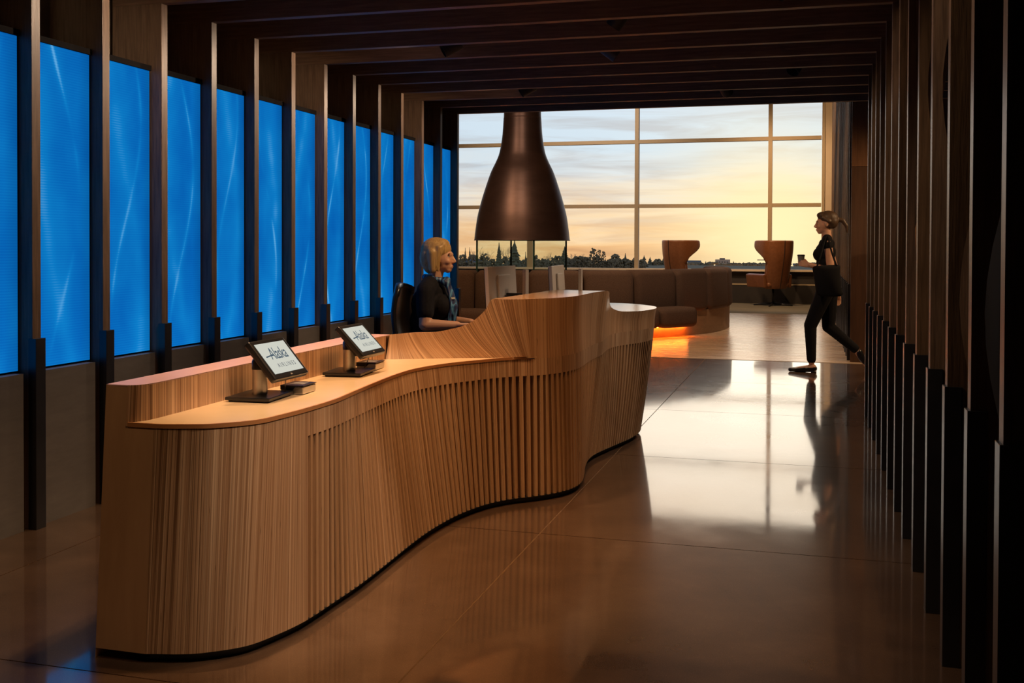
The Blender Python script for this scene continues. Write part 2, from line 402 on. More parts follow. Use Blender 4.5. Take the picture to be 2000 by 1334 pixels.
# ------------------------------------------------------------------ window wall
ww = tag(bpy.data.objects.new('window_1', None), kind='structure'); COL.objects.link(ww); ww.location = (-4, YW, 0)
ZS, ZT = .765, 5.06
mx = [-12, -9.95, -6.55, -3.965, -.92, .235]
tz = [2.225, 3.735]
for x in mx[1:-1]:
    wd = .12 if abs(x+6.55) < .01 else .07
    MB().box(x-wd/2-.01, x+wd/2+.01, YW-.06, YW+.10, ZS, ZT).build('mullion', M_frame, ww)
for a, b in zip(mx[:-1], mx[1:]):
    zz = [ZS]+tz+[ZT]
    for z in tz: MB().box(a+.04, b-.04, YW-.05, YW+.09, z-.042, z+.042).build('transom', M_frame, ww)
    for p, q in zip(zz[:-1], zz[1:]):
        MB().box(a+.03, b-.03, YW+.015, YW+.027, p, q).build('pane', M_glass, ww)
MB().box(-12, .235, YW-.10, YW+.14, ZT, ZT+.09).build('head_rail', M_frame, ww)
MB().box(.205, .265, YW-.08, YW+.14, ZS, ZT).build('jamb', M_frame, ww)
MB().box(-12, .26, YW-.14, YW+.14, ZS-.045, ZS).build('window_sill', M_cream, ww)
wb = MB().box(-12, .6, YW+.0, YW+.25, 0, ZS-.045).build('wall_far', M_dark); tag(wb, kind='structure')
MB().box(-12, .5, YW-.30, YW, .0, .42).build('heater_casing', M_dark, wb)
MB().box(-12, .5, YW-.31, YW, .42, .44).build('heater_top', M_frame, wb)
tag(MB().box(.265, .62, YW-.05, YW+.3, 0, 5.2).build('wall_far_pier', M_cream), kind='structure')

# ------------------------------------------------------------------ reception desk
def cr(P, n):
    """Catmull-Rom through P (tuples of any size), n samples per span"""
    out = []; L = len(P)
    for i in range(L-1):
        p0, p1, p2, p3 = P[max(i-1, 0)], P[i], P[i+1], P[min(i+2, L-1)]
        for q in range(n):
            t = q/n
            out.append(tuple(.5*(2*b+(c-a)*t+(2*a-5*b+4*c-d)*t*t+(-a+3*b-3*c+d)*t**3) for a, b, c, d in zip(p0, p1, p2, p3)))
    out.append(P[-1]); return out
ZK = .737; ZH = 1.028; ZLO = .853
# bottom (x, y) | edge under the counter (x, y, z)
front_a = [(-1.975,2.797,-1.975,2.8434),(-1.945,2.806,-1.93,2.847),(-1.873,2.825,-1.867,2.867),(-1.804,2.858,-1.800,2.897),(-1.71,2.942,-1.708,3.000),(-1.664,3.056,-1.682,3.13),
 (-1.632,3.20,-1.669,3.275),(-1.620,3.404,-1.665,3.485),(-1.612,3.62,-1.687,3.705),(-1.616,3.866,-1.711,3.94),(-1.624,4.178,-1.733,4.225),(-1.618,4.429,-1.730,4.46),(-1.586,4.681,-1.668,4.69),(-1.522,4.893,-1.560,4.893),(-1.434,5.03,-1.46,5.04)]
# bottom | rim of the high part (x, y, z) | rear edge of its top
front_b = [((-1.326,5.132),(-1.343,5.148,ZH),(-1.53,5.50)),((-1.24,5.239),(-1.276,5.26,ZH),(-1.525,5.65)),((-1.19,5.36),(-1.225,5.43,ZH),(-1.52,5.80)),((-1.178,5.509),(-1.211,5.60,ZH),(-1.515,5.95)),
 ((-1.205,5.70),(-1.211,5.82,ZH),(-1.515,6.073)),((-1.239,5.885),(-1.203,6.06,ZH),(-1.50,6.16)),((-1.263,6.09),(-1.183,6.275,ZH-.006),(-1.49,6.28)),((-1.258,6.25),(-1.215,6.48,.975),(-1.5,6.5)),
 ((-1.237,6.38),(-1.245,6.70,.902),(-1.53,6.75)),((-1.205,6.53),(-1.222,6.92,.862),(-1.55,7.0)),((-1.172,6.68),(-1.153,7.084,ZLO),(-1.55,7.2)),((-1.135,6.872),(-1.097,7.222,ZLO),(-1.56,7.4)),
 ((-1.119,7.073),(-1.066,7.45,ZLO),(-1.56,7.6)),((-1.14,7.28),(-1.098,7.68,ZLO),(-1.56,7.8)),((-1.22,7.48),(-1.192,7.85,ZLO),(-1.57,7.95)),((-1.36,7.60),(-1.36,8.03,ZLO),(-1.58,8.03)),((-1.58,7.64),(-1.58,8.07,ZLO),(-1.60,8.08))]
wave = [((-2.008,4.775),(-2.015,4.841,.853)),((-1.90,4.825),(-1.962,4.862,.858)),((-1.808,4.874),(-1.909,4.883,.862)),((-1.686,4.938),(-1.803,4.925,.866)),((-1.593,4.981),(-1.725,4.956,.881)),((-1.529,5.009),(-1.670,4.977,.897)),
 ((-1.476,5.036),(-1.618,4.998,.927)),((-1.441,5.054),(-1.568,5.017,.978)),((-1.42,5.075),(-1.541,5.028,ZH-.002)),((-1.395,5.095),(-1.48,5.040,ZH)),((-1.365,5.11),(-1.402,5.075,ZH))]
wave_back = [(-2.0,4.875),(-1.95,4.895),(-1.897,4.915),(-1.79,4.957),(-1.712,4.988),(-1.657,5.009),(-1.606,5.03),(-1.56,5.045),(-1.548,5.07),(-1.54,5.22),(-1.535,5.38)]
def at(b, r, z):
    t = (z-.03)/(r[2]-.03); return (b[0]+(r[0]-b[0])*t, b[1]+(r[1]-b[1])*t)
full = [p for p in front_a]
for b, r, k in front_b: full.append((*b, *at(b, r, ZK)))
dense = cr(full, 30)
arc = [0.]
for a, b in zip(dense[:-1], dense[1:]): arc.append(arc[-1]+math.hypot(b[2]-a[2], b[3]-a[3])*.5+.5*math.hypot(b[0]-a[0], b[1]-a[1]))
nrm_ = []
for i in range(len(dense)):
    a, b = dense[max(i-1, 0)], dense[min(i+1, len(dense)-1)]
    tx, ty = b[0]-a[0]+b[2]-a[2], b[1]-a[1]+b[3]-a[3]; l = math.hypot(tx, ty); nrm_.append((ty/l, -tx/l))
S_RIB0 = arc[6*30+4]; S_RIB1 = arc[-1]-.10; Z_RIB = .640
S_LOBE = arc[(len(front_a)+6)*30]
def surf(i, z, inset=0.):
    p = dense[i]; t = (z-.03)/(ZK-.03)
    bul = 0.
    if arc[i] > S_LOBE-.25: bul = .007*min(1, (arc[i]-S_LOBE+.25)/.4)*math.sin(PI*min(1, t))
    x = p[0]+(p[2]-p[0])*t; y = p[1]+(p[3]-p[1])*t
    nx, ny = nrm_[i]
    return (x+nx*(bul-inset), y+ny*(bul-inset), z)
def at_s(s):
    lo, hi = 0, len(arc)-1
    while hi-lo > 1:
        m_ = (lo+hi)//2
        if arc[m_] <= s: lo = m_
        else: hi = m_
    return lo, (s-arc[lo])/(arc[hi]-arc[lo])
def surf_s(s, z, inset):
    i, t = at_s(s); a = surf(i, z, inset); b = surf(min(i+1, len(arc)-1), z, inset)
    return tuple(p+(q-p)*t for p, q in zip(a, b))
desk = thing('reception_desk', (-1.8, 5.2, 0), 'long sculpted reception desk of stacked birch plywood with wavy ribbed front', 'reception desk')
def rib_depth(s):
    return max(0., min(.046, .012+.034*(s-S_RIB0)/.6))
zs = [.03, .12, .24, .36, .48, .58, Z_RIB-.001, Z_RIB, .68, ZK-.012]
mb = MB(); rows = []; uv = []
for i in range(len(dense)):
    ins = rib_depth(arc[i]) if S_RIB0-.01 <= arc[i] <= S_RIB1+.01 else 0.
    rows.append([surf(i, z, ins if z < Z_RIB else 0.) for z in zs])
    uv += [(arc[i], z) for z in zs]
mb.grid(rows); mb.build('laminated_front', M_ply, desk, True, uv=uv, auto=40, fix=False)
# ribs, one by one
s = S_RIB0+.012; PITCH = .0385; RW = .0175
while s < S_RIB1:
    d = rib_depth(s); mb = MB(); rows = []; uv = []
    for z in (.03, .14, .26, .38, .50, .60, Z_RIB+.002):
        dd = d+.004; top = z > .62
        rows.append([surf_s(s-RW/2, z, 0.), surf_s(s+RW/2, z, 0. if not top else .0), surf_s(s+RW/2, z, dd), surf_s(s-RW/2, z, dd)])
        uv += [(s-RW/2, z), (s+RW/2, z), (s+RW/2+dd, z), (s-RW/2-dd, z)]
    mb.grid(rows, closed_v=True, cap=True); mb.build('rib', M_rib, desk, uv=uv); s += PITCH
# black toe recess
mb = MB(); mb.grid([[surf(i, .0, .03), surf(i, .031, .03)] for i in range(0, len(dense), 3)]); mb.build('toe_kick', M_blkmatte, desk, fix=False)
mb = MB(); mb.grid([[surf(i, .0305, 0.), surf(i, .0305, .04)] for i in range(0, len(dense), 3)]); mb.build('base_underside', M_blkmatte, desk, fix=False)
# end panel (veneer) and ledge
XB = -2.155
mb = MB()
ring0 = [(XB, 2.797, .03), (-1.975, 2.797, .03), (-1.975, 2.8434, ZK-.012), (-2.065, 2.8434, ZK-.012), (-2.075, 2.852, ZLO), (XB, 2.852, ZLO)]
mb.v += ring0; mb.f.append((0, 1, 2, 3)); mb.f.append((0, 3, 4, 5))
mb.build('end_panel', M_vene, desk, fix=False)
led_f = cr([(-2.075,2.850),(-2.045,2.868),(-2.03,2.92),(-2.028,3.05),(-2.03,3.4),(-2.028,3.9),(-2.022,4.4),(-2.012,4.79)], 8)
a_ = [0.]
for p, q in zip(led_f[:-1], led_f[1:]): a_.append(a_[-1]+math.hypot(p[0]-q[0], p[1]-q[1]))
mb = MB(); mb.grid([[(x, y-.012*(1-min(1, i/14)), ZK-.012), (x, y, ZLO)] for i, (x, y) in enumerate(led_f)])
mb.build('ledge_front', M_ply, desk, True, fix=False, uv=[(a_[i//2], .737+.116*(i % 2)) for i in range(2*len(led_f))])
mb = MB(); mb.prism([(XB, 2.852)]+led_f+[(-2.012,4.845),(XB-.02,4.845)], ZLO-.004, ZLO); mb.build('ledge_top', M_ledge, desk)
mb = MB(); mb.grid([[(XB, 2.795, .0), (XB, 2.852, ZLO)], [(XB-.02, 4.845, .0), (XB-.02, 4.845, ZLO)], [(-2.0, 4.85, 0), (-2.0, 4.85, ZLO)]]); mb.build('rear_panel', M_vene, desk, fix=False)
# counter
edge = [(p[2], p[3]) for p in dense[:len(front_a)*30+1]]
wb_ = cr([w_[0] for w_ in wave], 6)
poly = edge+wb_[::-1]+[(x, y) for x, y in led_f[::-1] if y < 4.76]
mb = MB(); mb.prism(poly, ZK-.008, ZK); mb.build('counter_top', M_count, desk)
mb = MB(); rows = []
rows.append([(-2.068, 2.8394, ZK-.013), (-2.068, 2.8394, ZK+.0006), (-2.068, 2.8464, ZK+.0006)])
for i in range(0, len(front_a)*30-6, 2):
    p = dense[i]; nx, ny = nrm_[i]; e = .004
    rows.append([(p[2]+nx*e, p[3]+ny*e, ZK-.013), (p[2]+nx*e, p[3]+ny*e, ZK+.0006), (p[2]-nx*.003, p[3]-ny*.003, ZK+.0006)])
mb.grid(rows); mb.build('counter_edge', M_edge, desk, fix=False)
# upper front: wave wall, high counter and low lobe
up = [(*b, *r, *k) for (b, r), k in zip(wave, wave_back)]+[(*at(b, r, ZK), *r, *k) for b, r, k in front_b]
upd = cr(up, 14); ua = [0.]
for p, q in zip(upd[:-1], upd[1:]): ua.append(ua[-1]+.5*math.hypot(p[0]-q[0], p[1]-q[1])+.5*math.dist(p[2:5], q[2:5]))
mb = MB(); rows = []; uv = []; NZ = 9
off = arc[(len(front_a))*30]-ua[len(wave)*14]
for i, p in enumerate(upd):
    r = []
    for j in range(NZ):
        t = j/(NZ-1); z0 = ZK-.013 if i > len(wave)*14-3 else ZK-.006
        # the wall sweeps up in a shallow curve
        k = t+.10*math.sin(PI*t)*(1 if i < len(wave)*14 else 0)
        x = p[0]+(p[2]-p[0])*k; y = p[1]+(p[3]-p[1])*k; z = z0+(p[4]-z0)*t
        if i > len(wave)*14:
            hb = at_s(min(arc[-1], ua[i]+off))[0]; nx, ny = nrm_[hb]
            g = .005*min(1, (i-len(wave)*14)/20)*math.sin(PI*t); x -= nx*g; y -= ny*g
        r.append((x, y, z)); uv.append((ua[i]+off, z))
    rows.append(r)
mb.grid(rows); mb.build('swept_front', M_ply2, desk, True, uv=uv, fix=False)
i0 = 8*14
mb = MB(); mb.grid([[(p[2], p[3], p[4]), (p[5], p[6], p[4])] for p in upd[:i0+1]]); mb.build('rim', M_vene, desk, True, fix=False)
M_top = noisy('polished_birch_top', (.46, .25, .115), (.56, .33, .17), (14, 1.0, 1), 4, .16, 5, 0, .7)
mb = MB(); mb.grid([[(p[2], p[3], p[4]), (p[5], p[6], p[4])] for p in upd[i0:]]); mb.build('high_counter_top', M_top, desk, True, fix=False)
mb = MB(); mb.grid([[(p[5], p[6], p[4]), (p[5], p[6], .735)] for p in upd]); mb.build('inner_panel', M_vene, desk, True, fix=False)
wt = [(-2.30,4.90),(-1.97,4.90),(-1.60,5.05),(-1.56,5.4),(-1.54,6.2),(-1.57,7.0),(-1.58,7.6),(-2.0,7.6),(-2.12,7.2),(-2.15,6.2),(-2.30,5.7)]
mb = MB(); mb.prism(wt, .705, .735); mb.build('work_surface', M_vene, desk)
mb = MB(); mb.box(-2.05, -1.62, 7.3, 7.33, 0, .705); mb.box(-2.25, -2.0, 4.92, 4.95, 0, .705); mb.build('support_panel', M_vene, desk)

# ------------------------------------------------------------------ tablet kiosks and card readers
M_screen = mat('lit_screen', (.02, .02, .02), .25, emit=(.58, .60, .53), es=1.0)
M_logo = mat('logo_ink', (.0, .0, .0), .5, emit=(.035, .085, .13), es=1.)
M_logo2 = mat('logo_grey_ink', (.0, .0, .0), .5, emit=(.11, .13, .15), es=1.)
def text_mesh(txt, size, name, mt, shear=0., ext=0., space=1., bold=0.):
    cu = bpy.data.curves.new(name, 'FONT'); cu.body = txt; cu.size = size; cu.shear = shear; cu.space_character = space
    cu.align_x = 'CENTER'; cu.offset = bold; cu.resolution_u = 4
    o = bpy.data.objects.new('tmp', cu); COL.objects.link(o)
    bpy.context.view_layer.update()
    me = bpy.data.meshes.new_from_object(o.evaluated_get(bpy.context.evaluated_depsgraph_get()))
    bpy.data.objects.remove(o); me.name = name; me.materials.clear(); me.materials.append(mt); return me
def kiosk(px, py, tx, ty, tz, tilt, yaw, label, rlab, rx, ry):
    t = thing('tablet_kiosk', (px, py, ZK), label, 'tablet', 'check-in tablets on the counter')
    Mz = Matrix.Translation((px, py, ZK)) @ Matrix.Rotation(.10-yaw, 4, 'Z')
    MB().box(-.085, .085, -.105, .105, .006, .018, Mz).build('base_plate', M_blk, t, bevel=.003)
    MB().box(-.075, .075, -.095, .095, 0, .007, Mz).build('base_pad', M_blkmatte, t)
    MB().lathe([(.027, .0), (.027, .092)], (px, py, ZK+.018), 32).build('column', M_chrome, t, True, auto=40)
    MB().lathe([(.029, 0), (.029, .028), (.026, .036)], (px, py, ZK+.108), 28).build('swivel_collar', M_blk, t, True, auto=40)
    N0 = Vector((math.cos(yaw), -math.sin(yaw), 0)); W = Vector((math.sin(yaw), math.cos(yaw), 0))
    up = Vector((0, 0, 1))*math.sin(tilt)-N0*math.cos(tilt); n = W.cross(up).normalized()
    Mt = Matrix((W, up, n)).transposed().to_4x4(); Mt.translation = (tx, ty, tz)
    MB().box(-.121, .121, -.089, .085, -.026, -.001, Mt).build('tablet_body', M_blk, t, bevel=.007)
    MB().box(-.05, .05, -.045, .03, -.062, -.022, Mt).build('hinge', M_blkmatte, t, bevel=.006)
    sg = MB().box(-.101, .101, -.0665, .0665, -.0012, .0004, Mt).build('screen', M_screen, t)
    MB().box(-.006, .006, -.081, -.075, -.001, .0003, Mt).build('home_mark', M_grey, t)
    # airline name on the screen
    la = text_mesh('Alaska', .066, 'logo_lettering', M_logo, .22, bold=.0004, space=.92)
    Ms = Matrix.Translation((-t.location.x, -t.location.y, -t.location.z)) @ Mt
    la.transform(Matrix.Translation((.004, -.006, .0009)) @ Matrix.Diagonal((.74, 1.10, 1, 1))); la.transform(Ms)
    obj('logo_lettering', la, sg)
    b = MB(); b.grid([[(-.084, .0040, .0008), (-.083, .0095, .0008)], [(-.044, .0085, .0008), (-.043, .0140, .0008)]])
    me = b.mesh('logo_swash', M_logo); me.transform(Ms); obj('logo_swash', me, sg)
    l2 = text_mesh('AIRLINES', .0225, 'logo_lettering', M_logo2, 0, space=1.5, bold=.0003)
    l2.transform(Matrix.Translation((.012, -.043, .0009)) @ Matrix.Diagonal((.95, 1.1, 1, 1))); l2.transform(Ms); obj('logo_lettering', l2, sg)
    # card reader beside it
    r = thing('card_reader', (rx, ry, ZK), rlab, 'card reader', 'card readers on the counter')
    Mr = Matrix.Translation((rx, ry, ZK)) @ Matrix.Rotation(.05, 4, 'Z')
    MB().box(-.045, .045, -.058, .058, .003, .030, Mr).build('body', M_chrome, r, bevel=.003)
    w_ = MB(); w_.grid([[Mr @ Vector(q) for q in row] for row in [[(-.0465,-.0595,.018),(.002,-.0595,.018),(.014,-.0595,.030),(.0465,-.0595,.0325),(.0465,.0595,.0325),(-.0465,.0595,.029)],
                                                         [(-.0465,-.0595,.0355),(.002,-.0595,.0355),(.014,-.0595,.0355),(.0465,-.0595,.0355),(.0465,.0595,.0355),(-.0465,.0595,.0355)]]], closed_v=True, cap=True)
    w_.build('black_cover', M_blk, r)
    MB().box(-.025, .030, -.03, .03, .0355, .0362, Mr).build('reader_window', M_grey, r)
    MB().box(.0, .014, .058, .070, .012, .022, Mr).build('plug', M_blkmatte, r)
    c0 = Mt @ Vector((-.02, -.08, -.02)); c3 = Mr @ Vector((-.044, -.03, .012))
    pts = [tuple(c0.lerp(c3, q/8)+Vector((0, 0, -.03*math.sin(PI*q/8)))) for q in range(9)]
    MB().tube(pts, .0018, 6).build('cable', M_blk, r, True)
kiosk(-1.93, 3.42, -1.872, 3.458, .888, .861, .031, 'black tablet with airline logo on silver stand, nearer the end of the desk', 'silver and black card reader beside the tablet nearer the desk end', -1.868, 3.60)
kiosk(-1.925, 4.18, -1.873, 4.20, .893, .80, .0, 'black tablet with airline logo on silver stand, nearer the receptionist', 'silver and black card reader beside the tablet nearer the receptionist', -1.915, 4.385)

# ------------------------------------------------------------------ monitors behind the high counter
M_mon = mat('taupe_monitor_shell', (.50, .44, .38), .42)
def monitor(cx_, cy_, label, ztop=1.18, rot=-1.65):
    t = thing('computer_monitor', (cx_, cy_, .735), label, 'monitor', 'monitors behind the high counter')
    Mm = Matrix.Translation((cx_, cy_, .735)) @ Matrix.Rotation(rot, 4, 'Z')   # local +y is the monitor's back
    zt = ztop-.735
    MB().box(-.23, .23, -.012, .012, zt-.32, zt, Mm @ Matrix.Rotation(.06, 4, 'X')).build('panel', M_mon, t, bevel=.004)
    MB().box(-.23, .23, -.0135, -.0125, zt-.31, zt-.01, Mm @ Matrix.Rotation(.06, 4, 'X')).build('screen', M_blk, t)
    MB().box(-.10, .10, .012, .026, zt-.27, zt-.05, Mm @ Matrix.Rotation(.06, 4, 'X')).build('back_housing', M_mon, t, bevel=.008)
    MB().box(-.02, .02, .02, .13, zt-.19, zt-.16, Mm).build('arm', M_blk, t)
    MB().box(-.028, .028, .125, .145, .008, zt-.02, Mm).build('stand_column', M_mon, t, bevel=.003)
    MB().box(-.12, .12, -.02, .16, .0, .010, Mm).build('foot', M_blk, t, bevel=.003)
monitor(-1.76, 6.0, 'grey desktop monitor seen from behind, nearer the receptionist', 1.175)
monitor(-1.585, 6.70, 'grey desktop monitor seen from behind, nearer the low end of the desk', 1.168, -1.51)

# ------------------------------------------------------------------ round banquette
RC = (-4.68, 17.0); RB = 3.42
def sweep(a0, a1, sec, n, puff=.0, edge=.02):
    """sweep a closed (r,z) section along an arc; ends rounded off by shrinking the section"""
    cr_ = sum(p[0] for p in sec)/len(sec); cz = sum(p[1] for p in sec)/len(sec)
    rows = []
    for i in range(n+1):
        t = i/n; a = math.radians(a0+(a1-a0)*t); e = min(t, 1-t)*math.radians(abs(a1-a0))*cr_
        k = 1.-puff*(1-min(1., e/edge))**2
        rows.append([(RC[0]+(cr_+(r-cr_)*k)*math.cos(a), RC[1]+(cr_+(r-cr_)*k)*math.sin(a), cz+(z-cz)*k) for r, z in sec])
    return MB().grid(rows, closed_v=True, cap=True)
def rrect(r0, r1, z0, z1, rad, n=4):
    P = []
    for cx_, cz_, a in ((r1-rad, z1-rad, 0), (r0+rad, z1-rad, 90), (r0+rad, z0+rad, 180), (r1-rad, z0+rad, 270)):
        for i in range(n+1):
            q = math.radians(a+90*i/n); P.append((cx_+rad*math.cos(q), cz_+rad*math.sin(q)))
    return P
M_plinth = noisy('walnut_plinth', (.22, .12, .06), (.30, .17, .09), (2, 2, 6), 3, .4, 4)
sofa = thing('curved_banquette', (RC[0], RC[1]-RB, 0), 'large round brown banquette with orange light under its seat, around the fireplace', 'sofa')
sweep(-215, 22, [(2.95, 0), (3.42, 0), (3.42, .36), (2.95, .36)], 90).build('plinth', M_plinth, sofa, True, auto=40)
seams = [-213+12.8*i for i in range(15)]
seams = [-213.4, -200.6, -187.8, -175, -162.2, -149.4, -136.6, -123.8, -111, -98.2, -85.4, -73.2, -60.4, -47.6, -34.6, -21.2, -6.5, 7, 20]
for a, b in zip(seams[:-1], seams[1:]):
    sweep(a+.12, b-.12, [(r+(.03*(.95-z)), z) for r, z in rrect(3.06, RB+.03, .345, .955, .07)], 12, .16, .07).build('back_cushion', M_fabric, sofa, True)
ss = [-206, -187, -168, -149.4, -130.2, -111, -91.8, -73.2, -57, -44, -33]
for a, b in zip(ss[:-1], ss[1:]):
    sweep(a+.1, b-.1, rrect(3.30, 3.78, .16, .44, .075), 16, .22, .08).build('seat_cushion', M_fabric, sofa, True)
M_ledw = mat('orange_led', (0, 0, 0), .5, emit=(1., .19, .02), es=70.)
sweep(-206, -31, [(3.440, .148), (3.470, .148), (3.470, .161), (3.440, .161)], 60).build('led_strip', M_ledw, sofa)

# ------------------------------------------------------------------ fireplace with bell hood
M_hood = noisy('burnished_bronze', (.10, .058, .048), (.14, .082, .068), (1, 1, 3), 2.2, .42, 4, 0, .5, metal=.75)
hood = thing('fireplace_hood', (RC[0], RC[1], 1.38), 'large bell shaped burnished bronze fireplace hood hanging from the ceiling', 'hood')
prof = [(.805,1.38),(.80,1.40),(.783,1.55),(.747,1.79),(.684,2.04),(.610,2.28),(.526,2.52),(.440,2.70),(.384,2.85),(.340,3.10),(.318,3.40),(.312,3.62),(.312,5.15)]
pd = cr(prof, 5)
MB().lathe(pd, (RC[0], RC[1], 0), 64, cap=False).build('bell', M_hood, hood, True, fix=False)
MB().lathe([(.60, 1.45), (.79, 1.39), (.805, 1.375), (.81, 1.385)], (RC[0], RC[1], 0), 64, cap=False).build('rim', M_black, hood, True, fix=False)
fp = thing('fireplace', (RC[0], RC[1], 0), 'glass sided round fireplace under the bronze hood, behind the banquette', 'fireplace')
MB().lathe([(.75, 0), (.75, .50), (.70, .55), (.40, .55)], (RC[0], RC[1], 0), 48).build('hearth', M_dark, fp, True, auto=40)
for a in (math.radians(45), math.radians(135), math.radians(225), math.radians(315)):
    Mg = Matrix.Translation((RC[0], RC[1], 0)) @ Matrix.Rotation(a+YAW+.25, 4, 'Z')
    MB().box(.545, .557, -.53, .53, .55, 1.374, Mg).build('glass_pane', M_glass2, fp)
    MB().box(.540, .562, .53, .552, .55, 1.374, Mg).build('glass_edge', M_glassedge, fp)

# ------------------------------------------------------------------ wing chairs
def wing_chair(x, y, rz, label):
    t = thing('wing_chair', (x, y, 0), label, 'armchair', 'high back wing chairs by the window', rz)
    sec = [(.38,.255,.10,-.16),(.52,.275,.12,-.20),(.70,.285,.09,-.24),(.88,.29,.05,-.28),(1.0,.295,.07,-.305),(1.09,.30,.17,-.32),(1.18,.305,.34,-.33),(1.28,.31,.45,-.335),(1.42,.31,.43,-.34)]
    sec = cr(sec, 3); rows = []
    for z, w_, f_, yb in sec:
        r = [(-w_, f_-.22, z), (-w_, (f_-.22)*.5+yb*.2, z)]
        for q in range(9):
            a = PI+PI*q/8; r.append((w_*math.cos(a), yb+.16+.20*math.sin(a), z))
        r += [(w_, (f_-.22)*.5+yb*.2, z), (w_, f_-.22, z)]
        rows.append(r)
    me = MB().grid(rows).mesh('shell', M_leather, True, fix=False)
    o = obj('shell', me, t); md = o.modifiers.new('thickness', 'SOLIDIFY'); md.thickness = .05; md.offset = 1
    b = o.modifiers.new('soft', 'SUBSURF'); b.levels = 1; b.render_levels = 1
    cz = [(0., s_[3]-.089, s_[0]) for s_ in sec]
    me = MB().tube(cz, .006, 6).mesh('seam', M_blkmatte, True); obj('seam', me, t)
    me = MB().box(-.27, .27, -.22, .40, .40, .52).mesh('seat', M_leather, True, bevel=.05); obj('seat', me, t)
    for s_ in (-1, 1):
        P = [(s_*.30, -.12, .62), (s_*.34, .10, .645), (s_*.36, .34, .66)]
        mb = MB(); mb.grid([[(s_*.27, yy, .40), (s_*.34, yy, .40), (s_*(.36+.02*(yy > .1)), yy, .68), (s_*.28, yy, .70)] for yy in (-.18, .02, .24, .50)], closed_v=True, cap=True)
        o = obj('arm', mb.mesh('arm', M_leather, False, bevel=.02), t)
    me = MB().lathe([(.14, .385), (.14, .40)], n=24).lathe([(.028, .04), (.028, .39)], n=16).mesh('pedestal', M_blk, True); obj('pedestal', me, t)
    for q in range(4):
        a = PI/4+q*PI/2; me = MB().tube([(0, 0, .055), (.42*math.cos(a), .42*math.sin(a), .018)], [.026, .014], 8).mesh('foot', M_blk, True); obj('foot', me, t)
wing_chair(-.80, 23.45, .62, 'tan leather wing chair with swivel base, right of the banquette')
wing_chair(-2.75, 23.2, -.62, 'tan leather wing chair rising behind the banquette')

# ------------------------------------------------------------------ people
def ell(mb, c, r, M=None, nu=16, nv=10):
    rows = []
    for i in range(nv+1):
        a = -PI/2+PI*i/nv; q = max(.02, math.cos(a))
        rows.append([(c[0]+r[0]*q*math.cos(2*PI*j/nu), c[1]+r[1]*q*math.sin(2*PI*j/nu), c[2]+r[2]*math.sin(a)) for j in range(nu)])
    if M: rows = [[tuple(M @ Vector(p)) for p in r_] for r_ in rows]
    mb.grid(rows, closed_v=True, cap=True)
def cap_(mb, p, q, r0, r1, n=12):
    p, q = Vector(p), Vector(q); t = (q-p).normalized(); pts = []; rr = []
    for i in range(4): a = PI/2*i/4; pts.append(p-t*r0*math.cos(a)); rr.append(max(.02*r0, r0*math.sin(a)))
    pts.append(p); rr.append(r0); pts.append(q); rr.append(r1)
    for i in range(1, 5): a = PI/2*i/4; pts.append(q+t*r1*math.sin(a)); rr.append(max(.02*r1, r1*math.cos(a)))
    mb.tube(pts, rr, n)
def remesh(mb, name, mt, voxel=.007, sm=6, off=(0, 0, 0)):
    me = mb.mesh('tmp', off=off); o = bpy.data.objects.new('tmp', me); COL.objects.link(o)
    md = o.modifiers.new('r', 'REMESH'); md.mode = 'VOXEL'; md.voxel_size = voxel; md.use_smooth_shade = True
    if sm: s_ = o.modifiers.new('s', 'SMOOTH'); s_.iterations = sm; s_.factor = .5
    bpy.context.view_layer.update()
    r = bpy.data.meshes.new_from_object(o.evaluated_get(bpy.context.evaluated_depsgraph_get()))
    bpy.data.objects.remove(o); r.name = name; r.materials.clear(); r.materials.append(mt)
    for p in r.polygons: p.use_smooth = True
    return r
def head(mb, M):
    for c, r in (((-.014,0,.033),(.098,.075,.083)),((.030,0,-.012),(.066,.062,.080)),((.036,0,-.050),(.055,.052,.052)),((.062,0,-.086),(.026,.030,.022)),((.078,0,.018),(.020,.045,.018)),
                 ((.080,0,-.066),(.020,.024,.016)),((.064,-.036,-.030),(.024,.020,.022)),((.064,.036,-.030),(.024,.020,.022)),((-.006,.072,-.008),(.018,.010,.030)),((-.006,-.072,-.008),(.018,.010,.030)),((.02,0,-.07),(.05,.048,.03))):
        ell(mb, c, r, M)
    cap_(mb, M @ Vector((.090, 0, .008)), M @ Vector((.110, 0, -.030)), .008, .0115)
    ell(mb, (.100, 0, -.036), (.013, .016, .009), M)
